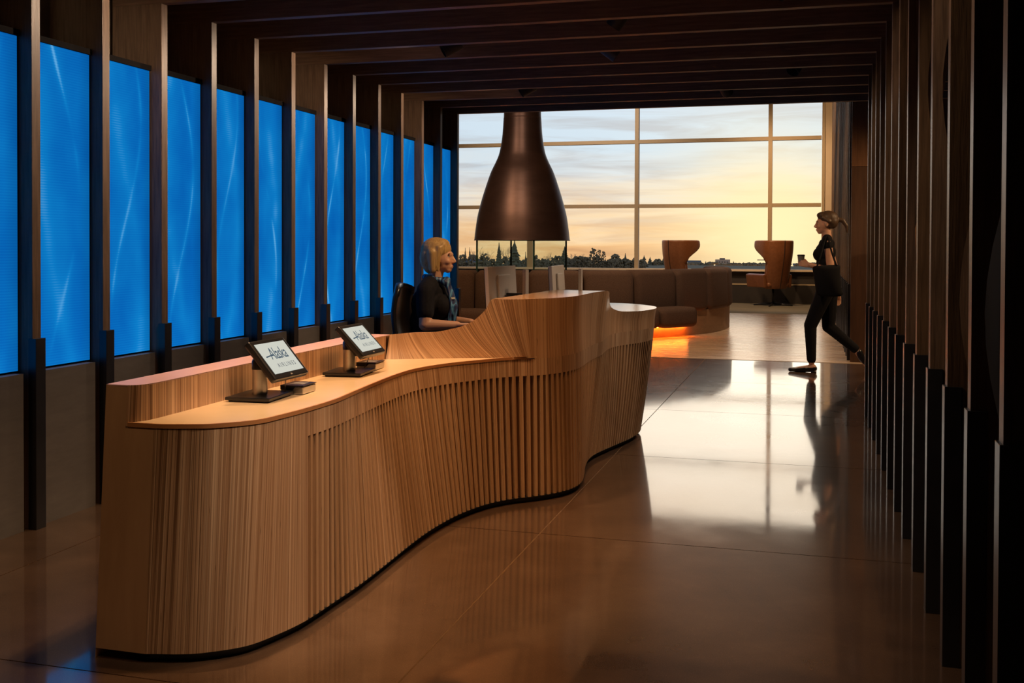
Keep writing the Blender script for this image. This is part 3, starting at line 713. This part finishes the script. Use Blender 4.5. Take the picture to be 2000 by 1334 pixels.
def hand(mb, wr, d, side, palm_n, curl=.5, sc_=1.):
    """palm, four fingers of different length and a thumb leaving the palm's side; d = direction, side = towards the thumb, palm_n = towards the palm"""
    wr, d, side, pn = Vector(wr), Vector(d).normalized(), Vector(side).normalized(), Vector(palm_n).normalized()
    for q in (-.026, -.009, .009, .026): cap_(mb, wr+d*.008*sc_+side*q*.7*sc_, wr+d*.078*sc_+side*q*sc_, .013*sc_, .0115*sc_)
    for q, L in ((.028, .068), (.0095, .076), (-.0095, .071), (-.027, .055)):
        a = wr+d*.082*sc_+side*q*sc_; b = a+(d*math.cos(curl*.6)+pn*math.sin(curl*.6))*L*.45*sc_
        c = b+(d*math.cos(curl*1.5)+pn*math.sin(curl*1.5))*L*.32*sc_; e = c+(d*math.cos(curl*2.2)+pn*math.sin(curl*2.2))*L*.25*sc_
        cap_(mb, a, b, .0095*sc_, .0088*sc_); cap_(mb, b, c, .0088*sc_, .008*sc_); cap_(mb, c, e, .008*sc_, .007*sc_)
    a = wr+d*.022*sc_+side*.022*sc_; b = a+(d*.6+side*.75+pn*.25).normalized()*.036*sc_; c = b+(d*.85+side*.3+pn*.35).normalized()*.028*sc_
    cap_(mb, a, b, .013*sc_, .0105*sc_); cap_(mb, b, c, .010*sc_, .008*sc_)
M_white = mat('eye_white', (.7, .66, .6), .3); M_lash = mat('dark_lash', (.03, .015, .01), .6); M_lip = mat('lips', (.52, .14, .10), .45)
def face_parts(t, M, off, brow):
    for s_ in (-1, 1):
        b = MB(); ell(b, (.0735, s_*.033, .003), (.0105, .0115, .0062), M, 12, 8); b.build('eye', M_white, t, True)
        b = MB(); ell(b, (.0805, s_*.034, .003), (.0042, .0045, .0050), M, 10, 6); ell(b, (.0765, s_*.034, .0085), (.0095, .0125, .0016), M, 10, 6); b.build('lash', M_lash, t, True)
        b = MB(); ell(b, (.0815, s_*.034, .0235), (.0075, .0185, .0022), M, 10, 6); b.build('eyebrow', brow, t, True)
    b = MB(); ell(b, (.0935, 0, -.0605), (.0065, .017, .0036), M, 12, 8); ell(b, (.0920, 0, -.0675), (.0065, .014, .0042), M, 12, 8); b.build('lips', M_lip, t, True)

# receptionist, seated behind the desk, looking to the right
rt = thing('person', (-2.42, 6.68, 0), 'seated receptionist with blonde bob, dark short-sleeved top and blue neck scarf', 'person', rz=0.)
MR = Matrix.Translation((-2.42, 6.68, 0)) @ Matrix.Rotation(.10, 4, 'Z')
def P(x, y, z): return MR @ Vector((x, y, z))
HM = MR @ Matrix.Translation((.0, 0, 1.218)) @ Matrix.Rotation(.02, 4, 'Z')
def torso(mb, g=0.):
    for c, r in (((-.10,0,.545),(.135,.175,.115)),((-.085,0,.66),(.112,.150,.13)),((-.07,0,.78),(.115,.150,.13)),((-.055,0,.90),(.120,.160,.12)),((.035,-.068,.885),(.072,.072,.074)),((.035,.068,.885),(.072,.072,.074)),((-.05,0,.985),(.085,.145,.065))):
        ell(mb, c, tuple(q+g for q in r), MR)
    for s_ in (-1, 1):
        cap_(mb, P(-.045, s_*.06, 1.035), P(-.045, s_*.165, .995), .050+g, .054+g)
EL = {-1: (-.035, -.225, .775), 1: (-.02, .215, .775)}; WR = {-1: (.165, -.165, .772), 1: (.20, .10, .772)}
mb = MB(); torso(mb)
cap_(mb, P(-.045, 0, 1.02), P(-.012, 0, 1.14), .056, .050); head(mb, HM)
for s_ in (-1, 1):
    cap_(mb, P(-.045, s_*.178, .99), P(*EL[s_]), .049, .041); cap_(mb, P(*EL[s_]), P(*WR[s_]), .042, .026)
    d_ = (P(*WR[s_])-P(*EL[s_])); d_.z = .0
    d_ = (Vector(d_).normalized()*.9+Vector((.5, 0, 0))).normalized()
    hand(mb, P(*WR[s_])+Vector((0, 0, .002)), d_, Vector((0, 0, 1)).cross(d_)*(-s_)*-1 if s_ == 1 else Vector((0, 0, 1)).cross(d_), (0, 0, -1), .35)
    cap_(mb, P(-.08, s_*.095, .53), P(.34, s_*.10, .52), .085, .064); cap_(mb, P(.34, s_*.10, .51), P(.30, s_*.10, .12), .056, .040)
    cap_(mb, P(.27, s_*.10, .045), P(.44, s_*.11, .03), .040, .028)
obj('body', remesh(mb, 'body', M_skin, .0055, 3, rt.location), rt)
face_parts(rt, HM, None, M_hairb)
mb = MB(); torso(mb, .012)
for s_ in (-1, 1):
    e = P(*EL[s_]); s0 = P(-.045, s_*.178, .99); cap_(mb, s0, s0.lerp(e, .62), .062, .060)
o = obj('shirt', remesh(mb, 'shirt', M_navy, .007, 5, rt.location), rt)
mb = MB(); cap_(mb, P(-.10, -.03, .54), P(-.10, .03, .54), .145, .145)
for s_ in (-1, 1): cap_(mb, P(-.08, s_*.095, .53), P(.34, s_*.10, .52), .097, .075); cap_(mb, P(.34, s_*.10, .51), P(.30, s_*.10, .14), .068, .055)
obj('trousers', remesh(mb, 'trousers', M_navy, .012, 4, rt.location), rt)
for s_ in (-1, 1):
    mb = MB(); cap_(mb, P(.27, s_*.10, .047), P(.45, s_*.11, .036), .046, .034); mb.build('shoe', M_blk, rt, True)
# blonde bob
mb = MB()
for c, r in (((-.020,0,.050),(.106,.086,.084)),((-.055,0,-.005),(.078,.084,.100)),((-.050,0,-.062),(.058,.072,.055)),((.018,0,.088),(.056,.066,.038))):
    ell(mb, c, r, HM)
for s_ in (-1, 1):
    cap_(mb, HM @ Vector((.018, s_*.064, .060)), HM @ Vector((-.010, s_*.074, -.060)), .026, .020); cap_(mb, HM @ Vector((-.03, s_*.072, .03)), HM @ Vector((-.025, s_*.074, -.085)), .034, .024)
    cap_(mb, HM @ Vector((.040, s_*.050, .080)), HM @ Vector((.014, s_*.070, .010)), .019, .015); cap_(mb, HM @ Vector((.014, s_*.070, .010)), HM @ Vector((.010, s_*.068, -.090)), .015, .009)
obj('hair', remesh(mb, 'hair', M_hairb, .0055, 4, rt.location), rt)
# scarf
def scarfmat():
    M, N, b = matn('blue_patterned_scarf', rough=.55)
    tc = N.add('ShaderNodeTexCoord').outputs['Object']
    wv = N.add('ShaderNodeTexWave'); wv.inputs['Scale'].default_value = 13; wv.inputs['Distortion'].default_value = 6; wv.inputs['Detail'].default_value = 2
    N.l.new(tc, wv.inputs['Vector'])
    N.set(b.inputs['Base Color'], N.ramp(wv.outputs['Fac'], [(.30, (.016, .026, .09)), (.66, (.02, .08, .22)), (.88, (.03, .19, .36)), (.985, (.10, .24, .40))])); return M
M_scarf = scarfmat()
mb = MB(); ring = [P(-.03+.068*math.cos(a), .070*math.sin(a), 1.072+.012*math.cos(a)*-1) for a in [2*PI*i/16 for i in range(17)]]
for a, b in zip(ring[:-1], ring[1:]): cap_(mb, a, b, .020, .020, 8)
for c, r in (((.060,-.030,1.062),(.030,.030,.026)),((.072,-.045,1.035),(.022,.026,.030)),((.050,-.058,1.05),(.026,.02,.022))): ell(mb, c, r, MR)
for pts in ([(.075,-.050,1.03),(.098,-.075,.96),(.112,-.092,.89),(.098,-.088,.82),(.075,-.08,.765)], [(.078,-.03,1.03),(.108,-.04,.96),(.128,-.045,.89),(.118,-.04,.81),(.105,-.035,.76)]):
    for i, (a, b) in enumerate(zip(pts[:-1], pts[1:])):
        for q in (-.012, 0, .012):
            wv = 1+.35*i; cap_(mb, P(a[0], a[1]+q*wv, a[2]), P(b[0], b[1]+q*(wv+.35), b[2]), .0105, .0105, 8)
obj('neck_scarf', remesh(mb, 'neck_scarf', M_scarf, .005, 3, rt.location), rt)
Mt_ = MR @ Matrix.Translation((.117, -.085, .945)) @ Matrix.Rotation(-.6, 4, 'Z')
MB().box(-.002, .002, -.018, .018, -.006, .006, Mt_).build('name_badge', mat('badge', (.6, .58, .52), .4), rt)

# her office chair
ch = thing('office_chair', (-2.44, 6.66, 0), 'black office chair behind the desk, with the receptionist on it', 'chair')
MC = Matrix.Translation((-2.44, 6.66, 0)) @ Matrix.Rotation(.10, 4, 'Z')
rows = []
for i in range(11):
    z = .60+.44*i/10; xb = -.225-.035*math.sin(PI*i/10)+.0*i-.02*(i/10); hw = .215*(1-.18*(i/10)**3)
    rows.append([MC @ Vector((xb+.045*(q*q), hw*q, z-.03*(abs(q)**3)*(i > 8))) for q in (-1, -.8, -.55, -.25, 0, .25, .55, .8, 1)])
o = MB().grid(rows).build('backrest', M_blk, ch, True, fix=False); md = o.modifiers.new('t', 'SOLIDIFY'); md.thickness = .03; md.offset = 0
mb = MB(); mb.box(-.24, .22, -.235, .235, .37, .44, MC); mb.build('seat', M_blkmatte, ch, True, bevel=.03)
MB().tube([MC @ Vector(p) for p in ((-.10, 0, .37), (-.27, 0, .38), (-.30, 0, .50), (-.275, 0, .70))], .022, 8).build('back_support', M_blk, ch, True)
c_ = MC @ Vector((0, 0, 0)); MB().lathe([(.03, .07), (.03, .37)], tuple(c_), 16).build('gas_lift', M_chrome, ch, True)
for q in range(5):
    a = .3+2*PI*q/5; e = (c_.x+.28*math.cos(a), c_.y+.28*math.sin(a)); l = MB().tube([(c_.x, c_.y, .09), (e[0], e[1], .065)], [.025, .018], 8).build('base_leg', M_blk, ch, True)
    MB().lathe([(.026, 0.0), (.026, .05)], (e[0], e[1], 0.0), 12).build('caster', M_blk, ch, True)

# walking woman with tote bag and cup
wt_ = thing('person', (.05, 11.3, 0), 'woman in black striding left with a ponytail, black tote and cup', 'person')
HW = Matrix.Translation((.137, 11.3, 1.535)) @ Matrix.Rotation(PI, 4, 'Z') @ Matrix.Rotation(.03, 4, 'Y')
def wt_torso(mb, g=0.):
    for c, r in (((.165,11.3,.905),(.105,.165,.115)),((.155,11.3,1.02),(.085,.128,.11)),((.140,11.3,1.12),(.088,.130,.10)),((.135,11.3,1.235),(.095,.148,.10)),((.078,11.235,1.215),(.058,.062,.062)),((.078,11.365,1.215),(.058,.062,.062)),((.148,11.3,1.325),(.07,.135,.05))):
        ell(mb, c, tuple(q+g for q in r))
    for s_ in (-1, 1): cap_(mb, (.15, 11.3+s_*.05, 1.372), (.152, 11.3+s_*.155, 1.34), .042+g, .045+g)
LEGS = [((.150, 11.215, .87), (-.008, 11.22, .485), (.005, 11.225, .11)), ((.178, 11.385, .87), (.172, 11.385, .465), (.455, 11.39, .225))]
mb = MB(); wt_torso(mb); cap_(mb, (.152, 11.3, 1.37), (.142, 11.3, 1.46), .050, .046); head(mb, HW)
for h, k_, a in LEGS: cap_(mb, h, k_, .082, .056); cap_(mb, k_, a, .054, .034)
cap_(mb, (.022, 11.225, .052), (-.06, 11.225, .040), .034, .030); cap_(mb, (-.06, 11.225, .038), (-.19, 11.222, .024), .032, .020)
cap_(mb, (.46, 11.39, .215), (.495, 11.39, .16), .034, .030); cap_(mb, (.495, 11.39, .16), (.545, 11.388, .075), .030, .020)
cap_(mb, (.155, 11.13, 1.335), (.188, 11.085, 1.055), .044, .038); cap_(mb, (.188, 11.085, 1.055), (-.02, 11.10, 1.108), .038, .025)
hand(mb, (-.025, 11.10, 1.108), (-1, .05, .22), (0, .2, 1), (0, 1, 0), .95, .95)
cap_(mb, (.155, 11.47, 1.335), (.235, 11.50, 1.06), .044, .036); cap_(mb, (.235, 11.50, 1.06), (.262, 11.48, .82), .036, .025)
hand(mb, (.262, 11.48, .82), (.05, -.05, -1), (-1, 0, 0), (0, -1, 0), .4, .95)
obj('body', remesh(mb, 'body', M_skin, .006, 3, wt_.location), wt_)
face_parts(wt_, HW, None, M_hairb2)
mb = MB(); wt_torso(mb, .011)
for s_ in (-1, 1): cap_(mb, (.152, 11.3+s_*.15, 1.345), (.158, 11.3+s_*.178, 1.30), .056, .050)
obj('top', remesh(mb, 'top', M_ribfab, .008, 5, wt_.location), wt_)
mb = MB(); ell(mb, (.165, 11.3, .89), (.118, .178, .125))
for h, k_, a in LEGS:
    a2 = tuple(Vector(k_).lerp(Vector(a), .93)); cap_(mb, h, k_, .094, .066); cap_(mb, k_, a2, .064, .048)
obj('trousers', remesh(mb, 'trousers', M_ribfab, .008, 4, wt_.location), wt_)
mb = MB(); cap_(mb, (.026, 11.225, .040), (-.06, 11.225, .033), .036, .033); cap_(mb, (-.06, 11.225, .032), (-.205, 11.222, .022), .034, .021); mb.box(.0, .055, 11.195, 11.255, .0, .02)
mb.build('shoe', M_blk, wt_, True)
mb = MB(); cap_(mb, (.475, 11.39, .205), (.505, 11.39, .15), .038, .034); cap_(mb, (.505, 11.39, .15), (.560, 11.388, .065), .034, .022); mb.build('shoe', M_blk, wt_, True)
mb = MB()
for c, r in (((-.024,0,.050),(.104,.083,.082)),((-.060,0,.02),(.066,.076,.080)),((.035,0,.085),(.055,.062,.036))): ell(mb, c, r, HW)
for s_ in (-1, 1): cap_(mb, HW @ Vector((.03, s_*.062, .06)), HW @ Vector((-.03, s_*.072, .02)), .022, .022)
for a, b, r0, r1 in (((-.12,0,.035),(-.165,0,.025),.026,.024),((-.165,0,.025),(-.20,0,-.03),.024,.020),((-.20,0,-.03),(-.205,0,-.10),.020,.008)): cap_(mb, HW @ Vector(a), HW @ Vector(b), r0, r1)
obj('hair', remesh(mb, 'hair', M_hairb2, .006, 4, wt_.location), wt_)
# tote bag and coffee cup (held: things of their own)
bag = thing('tote_bag', (.16, 10.99, .79), 'soft black tote bag hanging from the shoulder of the walking woman', 'bag')
mb = MB(); rows = []
for i in range(9):
    t = i/8; z = .79+.32*t; x0 = .035-.05*t; x1 = .325-.035*t*(1-t)*2-.03*t; th = .055*(math.sin(PI*min(1, (t+.12)*.62)))+.012
    rows.append([(x0, 10.985, z+.0), (x0+.05, 10.985-th, z), ((x0+x1)/2, 10.985-th*1.15, z-.01*(t > .9)), (x1-.05, 10.985-th, z), (x1, 10.985, z+.03*t), (x1-.05, 10.985+th*.6, z), ((x0+x1)/2, 10.985+th*.6, z), (x0+.05, 10.985+th*.6, z)])
mb.grid(rows, closed_v=True, cap=True); o = mb.build('bag_body', M_ribfab, bag, True)
md = o.modifiers.new('s', 'SUBSURF'); md.levels = 1; md.render_levels = 1
for dy in (-.03, .015):
    pts = [(.05, 10.985+dy, 1.09), (.09, 11.02+dy*.5, 1.22), (.145, 11.12, 1.405), (.19, 11.05+dy*.5, 1.25), (.24, 10.985+dy, 1.10)]
    MB().tube(cr(pts, 6), .010, 6).build('strap', M_ribfab, bag, True)
cup = thing('coffee_cup', (-.105, 11.115, 1.11), 'small dark takeaway cup in the hand of the walking woman', 'cup')
MB().lathe([(.026, 0), (.036, .085)], (-.105, 11.135, 1.115), 20).build('cup_body', M_grey, cup, True, auto=40)
MB().lathe([(.039, 0), (.038, .010), (.030, .014)], (-.105, 11.135, 1.20), 20).build('lid', M_blk, cup, True, auto=40)

# ------------------------------------------------------------------ ceiling dome in the hall
tag(MB().box(.42, 4.4, YEND+.15, 12.37, 2.93, 3.05).build('ceiling_hall', M_dark), kind='structure')
dm = thing('dome_camera', (.50, 11.0, 2.90), 'small black and white dome camera on the ceiling behind the last beam', 'camera')
MB().lathe([(.11, .03), (.11, -.02), (.085, -.03)], (.50, 11.0, 2.90), 24).build('mount', mat('white_plastic', (.7, .68, .62), .4), dm, True, auto=40)
MB().lathe([(.08, -.03), (.072, -.07), (.045, -.10), (.01, -.112)], (.50, 11.0, 2.90), 24).build('dome', M_blk, dm, True)

# ------------------------------------------------------------------ outdoors
TREES = [('conifer',-27.2,91.0,1.42,.79),('conifer',-24.5,86.6,1.68,1.32),('conifer',-24.9,107.3,1.09,1.18),('conifer',-20.5,119.0,.33,.7),('conifer',-26.2,96.5,.56,.39),('conifer',-34.9,104.4,.89,.43),('conifer',-35.1,106.5,.94,.44),
 ('bare',-26.8,92.2,1.66,.84),('bare',-24.7,97.0,.9,.78),('bare',-25.1,101.0,.79,.81),('bare',-24.1,107.5,.82,.75),('bare',-23.4,109.8,.82,.76),('bare',-29.0,93.7,1.23,.86),('bare',-30.6,95.3,1.32,.78),('bare',-23.0,95.4,.68,.57),
 ('leafy',-23.0,113.1,1.14,.9),('leafy',-22.6,114.2,1.09,.51),('leafy',-22.1,114.3,.86,.51),('leafy',-21.2,116.7,.46,1.27),('leafy',-21.4,114.5,-.04,.79),('leafy',-19.1,117.3,.01,.81),('leafy',-23.9,109.6,.32,1.2),('leafy',-23.0,109.9,.16,.98),('leafy',-25.1,105.1,.35,1.05),('leafy',-26.4,100.6,.38,1.12),('leafy',-30.0,95.4,.64,.98),('leafy',-32.3,98.9,.51,1.12),('leafy',-33.3,98.7,.5,.81),
 ('conifer',-21.5,139.5,-.09,.96),('conifer',-22.2,149.6,-.41,.88),('leafy',-21.2,149.9,-.55,1.32),('conifer',-20.4,150.2,-.48,.73),('conifer',-17.2,171.9,-1.36,.75),('conifer',-16.5,172.1,-1.27,.58),('leafy',-10.8,163.3,-1.33,1.33),('conifer',-10.6,173.7,-1.41,.58),('conifer',-12.9,183.5,-1.4,.44),('leafy',-18.1,202.8,-1.91,1.95),('leafy',-21.3,201.9,-2.02,1.76),('leafy',-11.0,204.8,-2.28,1.95),('leafy',.4,208.1,-2.43,1.95)]
rt_ = random.Random(21)
for q in range(26): TREES.append(('leafy', round(-34.5+q*.62+rt_.uniform(-.2, .2), 2), round(99+q*.8, 1), round(.12-.012*q+rt_.uniform(-.25, .3), 2), round(rt_.uniform(.9, 1.5), 2)))
for q in range(16): TREES.append(('leafy', round(-28.5+q*2.0+rt_.uniform(-.5, .5), 2), round(192+q*1.2, 1), round(-2.45+rt_.uniform(-.35, .25), 2), round(rt_.uniform(1.4, 2.6), 2)))
M_con = noisy('conifer_needles', (.13, .105, .06), (.20, .16, .09), (1, 1, 1), .8, .95)
M_leaf = noisy('autumn_foliage', (.17, .125, .07), (.27, .19, .10), (1, 1, 1), .6, .95)
M_bark = noisy('grey_bark', (.26, .19, .12), (.34, .25, .16), (1, 1, 1), .6, .95)
M_ground = noisy('brown_field', (.16, .11, .055), (.24, .17, .085), (.02, .05, 1), 3, .95)
SC = 4.; GZ = -12.
cnt = {'conifer': 0, 'bare': 0, 'leafy': 0}
rows = []
for j in range(14):
    d = 35+565*(j/13)**1.3
    rows.append([(-d*.62+d*.75*i/30, d, -13+3.2*(j/13)+random.uniform(-.15, .15)) for i in range(31)])
g = MB().grid(rows).build('outdoor_ground', M_ground, None, True); tag(g, kind='structure')
random.seed(5)
order = sorted(range(len(TREES)), key=lambda i: TREES[i][1]/TREES[i][2])
rank = {i: n for n, i in enumerate(order)}
kinds = {k_: sorted([i for i in range(len(TREES)) if TREES[i][0] == k_], key=lambda i: TREES[i][1]/TREES[i][2]) for k_ in cnt}
NM = {'conifer': ('conifer_tree', 'dark pointed conifer outside the window, %s conifer from the left'), 'bare': ('bare_tree', 'thin bare winter tree outside the window, %s bare tree from the left'), 'leafy': ('leafy_tree', 'round dark bushy tree outside the window, %s bushy tree from the left')}
ORD2 = ['first', 'second', 'third', 'fourth', 'fifth', 'sixth', 'seventh', 'eighth', 'ninth', 'tenth', 'eleventh', 'twelfth', 'thirteenth', 'fourteenth', 'fifteenth', 'sixteenth', 'seventeenth', 'eighteenth', 'nineteenth', 'twentieth', *('twenty-'+q for q in ('first', 'second', 'third', 'fourth', 'fifth', 'sixth', 'seventh', 'eighth', 'ninth')), 'thirtieth', *('thirty-'+q for q in ('first', 'second', 'third', 'fourth', 'fifth', 'sixth', 'seventh', 'eighth', 'ninth')), 'fortieth', *('forty-'+q for q in ('first', 'second', 'third', 'fourth', 'fifth', 'sixth', 'seventh', 'eighth', 'ninth')), 'fiftieth', *('fifty-'+q for q in ('first', 'second', 'third', 'fourth', 'fifth', 'sixth', 'seventh', 'eighth', 'ninth')), 'sixtieth', *('sixty-'+q for q in ('first', 'second', 'third', 'fourth', 'fifth', 'sixth', 'seventh', 'eighth', 'ninth'))]
for i, (kd, x, y, zt, wd) in enumerate(TREES):
    x *= SC; y *= SC; zt = 1.3+(zt-1.3)*SC; wd *= SC
    gz = GZ+1.0 if y < 500 else -11.5; H = zt-gz
    nm, lb = NM[kd]
    t = thing(nm, (x, y, gz), lb % ORD2[kinds[kd].index(i)], 'tree', 'trees beyond the window')
    rnd = random.Random(i*7+1)
    if kd == 'conifer':
        MB().tube([(x, y, gz), (x, y, zt-.3)], [.35, .04], 6).build('trunk', M_bark, t, True)
        mb = MB(); n = 13
        for q in range(n):
            f = q/n; z1 = zt-H*.86*f*1.0; r = wd*.10+wd*.62*f**.8; rows = [[], [], []]
            for a in range(14):
                rr = r*rnd.uniform(.55, 1.2); an = 2*PI*a/14
                rows[0].append((x+.1*math.cos(an), y+.1*math.sin(an), z1+.4)); rows[1].append((x+rr*.6*math.cos(an), y+rr*.6*math.sin(an), z1-H*.05)); rows[2].append((x+rr*math.cos(an), y+rr*math.sin(an), z1-H*.10-rnd.uniform(0, .5)))
            mb.grid(rows, closed_v=True)
        mb.build('crown', M_con, t, False, fix=False)
    elif kd == 'bare':
        mb = MB()
        def br(p, d_, L, r, lv):
            q = p+d_*L; mb.tube([p, q], [r, r*.6], 4, cap=False)
            if lv == 0: return
            for _ in range(3 if lv > 1 else 4):
                dd = (d_+Vector((rnd.uniform(-.7, .7), rnd.uniform(-.7, .7), rnd.uniform(.0, .5)))).normalized(); br(p+d_*L*rnd.uniform(.55, 1), dd, L*rnd.uniform(.5, .7), r*.5, lv-1)
        for _ in range(2): br(Vector((x+rnd.uniform(-wd, wd)*.3, y, gz)), Vector((rnd.uniform(-.06, .06), 0, 1)).normalized(), H*.42, .16, 4)
        mb.build('branches', M_bark, t, False, fix=False)
    else:
        MB().tube([(x, y, gz), (x, y, zt-wd*.5)], [.3, .12], 6).build('trunk', M_bark, t, True)
        mb = MB(); rz_ = H*.95
        for q in range(110):
            a, b = rnd.uniform(0, 2*PI), rnd.uniform(-.95, .95); rr = rnd.uniform(.55, 1)**.5; s_ = math.sqrt(1-b*b)
            c = (x+wd*.5*rr*s_*math.cos(a), y+wd*.5*rr*s_*math.sin(a), zt-rz_*.5+rz_*.5*rr*b-wd*.05); k_ = wd*rnd.uniform(.07, .15)
            ell(mb, c, (k_, k_, k_*rnd.uniform(.6, 1.1)), None, 6, 4)
        mb.build('crown', M_leaf, t, False, fix=False)
        mb = MB()
# far buildings
M_wht = mat('pale_building', (.34, .30, .26), .8); M_roofm = mat('grey_roof', (.16, .14, .13), .8); M_win = mat('dark_windows', (.04, .04, .045), .3)
def building(x, y, zt, wd, h, label, flat=True):
    t = thing('distant_building', (x, y, zt-h), label, 'building', 'buildings beyond the window')
    MB().box(x-wd/2, x+wd/2, y, y+wd*.6, zt-h, zt-(0 if flat else h*.2)).build('walls', M_wht, t)
    if flat: MB().box(x-wd*.2, x+wd*.15, y+1, y+wd*.4, zt, zt+h*.16).build('roof_house', M_roofm, t)
    else:
        mb = MB(); mb.grid([[(x-wd*.54, y-.5, zt-h*.2), (x-wd*.54, y+wd*.3, zt+h*.1), (x-wd*.54, y+wd*.65, zt-h*.2)], [(x+wd*.54, y-.5, zt-h*.2), (x+wd*.54, y+wd*.3, zt+h*.1), (x+wd*.54, y+wd*.65, zt-h*.2)]], closed_v=True, cap=True); mb.build('roof', M_roofm, t)
    for r in range(2 if flat else 1):
        for q in range(5): MB().box(x-wd*.42+wd*.18*q, x-wd*.32+wd*.18*q, y-.15, y, zt-h*(.22+.3*r)-h*.12, zt-h*(.22+.3*r)).build('window', M_win, t)
building(-85.1, 1057, -12.3, 14, 9, 'pale flat roofed block far outside, between the two wing chairs')
building(-99.4, 928, -12.2, 11, 6, 'pale gabled house far outside, just right of the chair behind the banquette', False)
building(-47.4, 984, -16.3, 13, 6, 'low pale house far outside, left of the wing chair on the right', False)
building(-9.2, 995, -15.2, 14, 6, 'low pale house far outside, just left of the walking woman', False)
building(-131, 399, -4.8, 7, 5, 'white gabled house among bare trees at the far left of the window', False)
cr_t = thing('tower_crane', (-40, 1068, -22), 'thin tower crane on the skyline left of the right wing chair', 'crane')
MB().box(-40.5, -39.5, 1067.5, 1068.5, -22, -12.2).build('mast', M_roofm, cr_t); MB().box(-52, -36, 1067.6, 1068.4, -13, -12.2).build('jib', M_roofm, cr_t)

# ------------------------------------------------------------------ lamps between the beams, partly added fill, and added lounge spots
def downlight(x, y, power, col, size=1.1, blend=.6, target=None, z=2.605, r=.04, top=3.2):
    t = thing('spotlight', (x, y, z+.16), *(('small black spotlight tucked up between the ceiling beams, one of a partly added set', 'spotlight', 'spotlights between the beams') if top == 3.2 else ('small black spotlight added on the ceiling beyond the beams', 'spotlight', 'added spotlights beyond the beams')))
    tv = (Vector(target)-Vector((x, y, z))).normalized() if target else Vector((0, 0, -1))
    q = tv.to_track_quat('-Z', 'Y'); Mq = Matrix.Translation((x, y, z)) @ q.to_matrix().to_4x4()
    mb = MB(); rows = [[Mq @ Vector((rr*math.cos(2*PI*j/18), rr*math.sin(2*PI*j/18), zz)) for j in range(18)] for rr, zz in ((.046, .0), (.05, .0), (.05, .13), (.02, .14))]
    mb.grid(rows, closed_v=True, cap=False); mb.build('housing', M_blkmatte, t, True, auto=40)
    MB().tube([(x, y, z+.13), (x, y, top)], .008, 6).build('stem', M_blkmatte, t, True)
    L = bpy.data.lights.new('spotlight_lamp', 'SPOT'); L.energy = power; L.color = col; L.spot_size = size; L.spot_blend = blend; L.shadow_soft_size = r
    lo = bpy.data.objects.new('spotlight_lamp', L); COL.objects.link(lo); lo.parent = t; lo.location = (0, 0, -.16); lo.rotation_euler = q.to_euler()
WARM = (1., .62, .32); ORNG = (1., .47, .17)
NEUT = (1., .74, .52)
LAMPS = [(-1.63, 3.22, 100, WARM, 1.5, None), (-1.75, 4.22, 100, WARM, 1.4, (-1.95, 4.25, .7)), (-1.75, 5.20, 100, WARM, 1.3, (-1.70, 4.9, .8)),
         (-.75, 4.72, 65, ORNG, 1.2, (-1.35, 4.9, .2)), (-.85, 3.73, 50, ORNG, 1.3, (-1.15, 3.9, 0)), (-1.15, 6.20, 110, WARM, .55, (-2.35, 6.55, 1.12)),
         (-.15, 8.16, 130, NEUT, .9, (-1.15, 6.85, .62)), (-.2, 5.70, 45, NEUT, .7, (-1.2, 6.2, .85)), (-.2, 2.76, 150, NEUT, .50, (-1.66, 3.35, .45)), (-1.5, 1.77, 32, WARM, .8, (-2.0, 2.8, .45)),  # added fill on desk lobe and left front, standing in for window light
         (-1.3, 3.23, 80, NEUT, 1.4, (.40, 3.5, 1.3)), (-1.3, 5.20, 80, NEUT, 1.4, (.40, 5.6, 1.3)), (-1.3, 7.17, 80, NEUT, 1.3, (.40, 7.6, 1.3)),  # added wash on the right-hand fins
         (-.7, 9.15, 70, WARM, .8, (.12, 11.2, 1.15)),  # added fill on the walking woman
         (-2.4, 4.72, 68, NEUT, 1.9, (-3.6, 4.1, 1.85)), (-2.4, 6.69, 68, NEUT, 1.9, (-3.6, 6.1, 1.85)), (-2.4, 8.66, 68, NEUT, 1.9, (-3.6, 8.1, 1.85))]  # added wash on the left posts and the wall behind them
for x, y, p, c, s_, tg in LAMPS: downlight(x, y, p, c, s_, target=tg)
LOUNGE = [(-3.2, 11.2, 200, WARM, 1.5, (-3.0, 13.6, .5)), (-6.0, 11.2, 320, WARM, 1.5, (-5.2, 13.8, .8)), (-1.0, 13.0, 450, NEUT, 1.5, (-.9, 14.0, 0)), (-.6, 17.5, 450, NEUT, 1.5, (-.7, 18.5, 0)),  # unseen lounge spots, added to brighten the lounge; two make the hood highlights
          (-1.6, 21.0, 500, WARM, 1.5, (-.6, 24.0, 1.2)), (2.4, 10.9, 200, WARM, 1.5, (.4, 11.6, .9)), (-3.6, 12.4, 170, NEUT, .8, (-4.68, 17.0, 2.4)), (-6.2, 12.4, 140, NEUT, .8, (-4.68, 17.0, 2.4)), (-5.2, 20.5, 600, NEUT, 1.7, (-5.2, 24.5, 2.4)), (-.8, 19.0, 400, WARM, 1.0, (.45, 24.0, 2.6))]
for x, y, p, c, s_, tg in LOUNGE: downlight(x, y, p, c, s_, target=tg, z=4.85 if x < .4 else 2.75, top=5.15 if x < .4 else 2.95, r=.12)
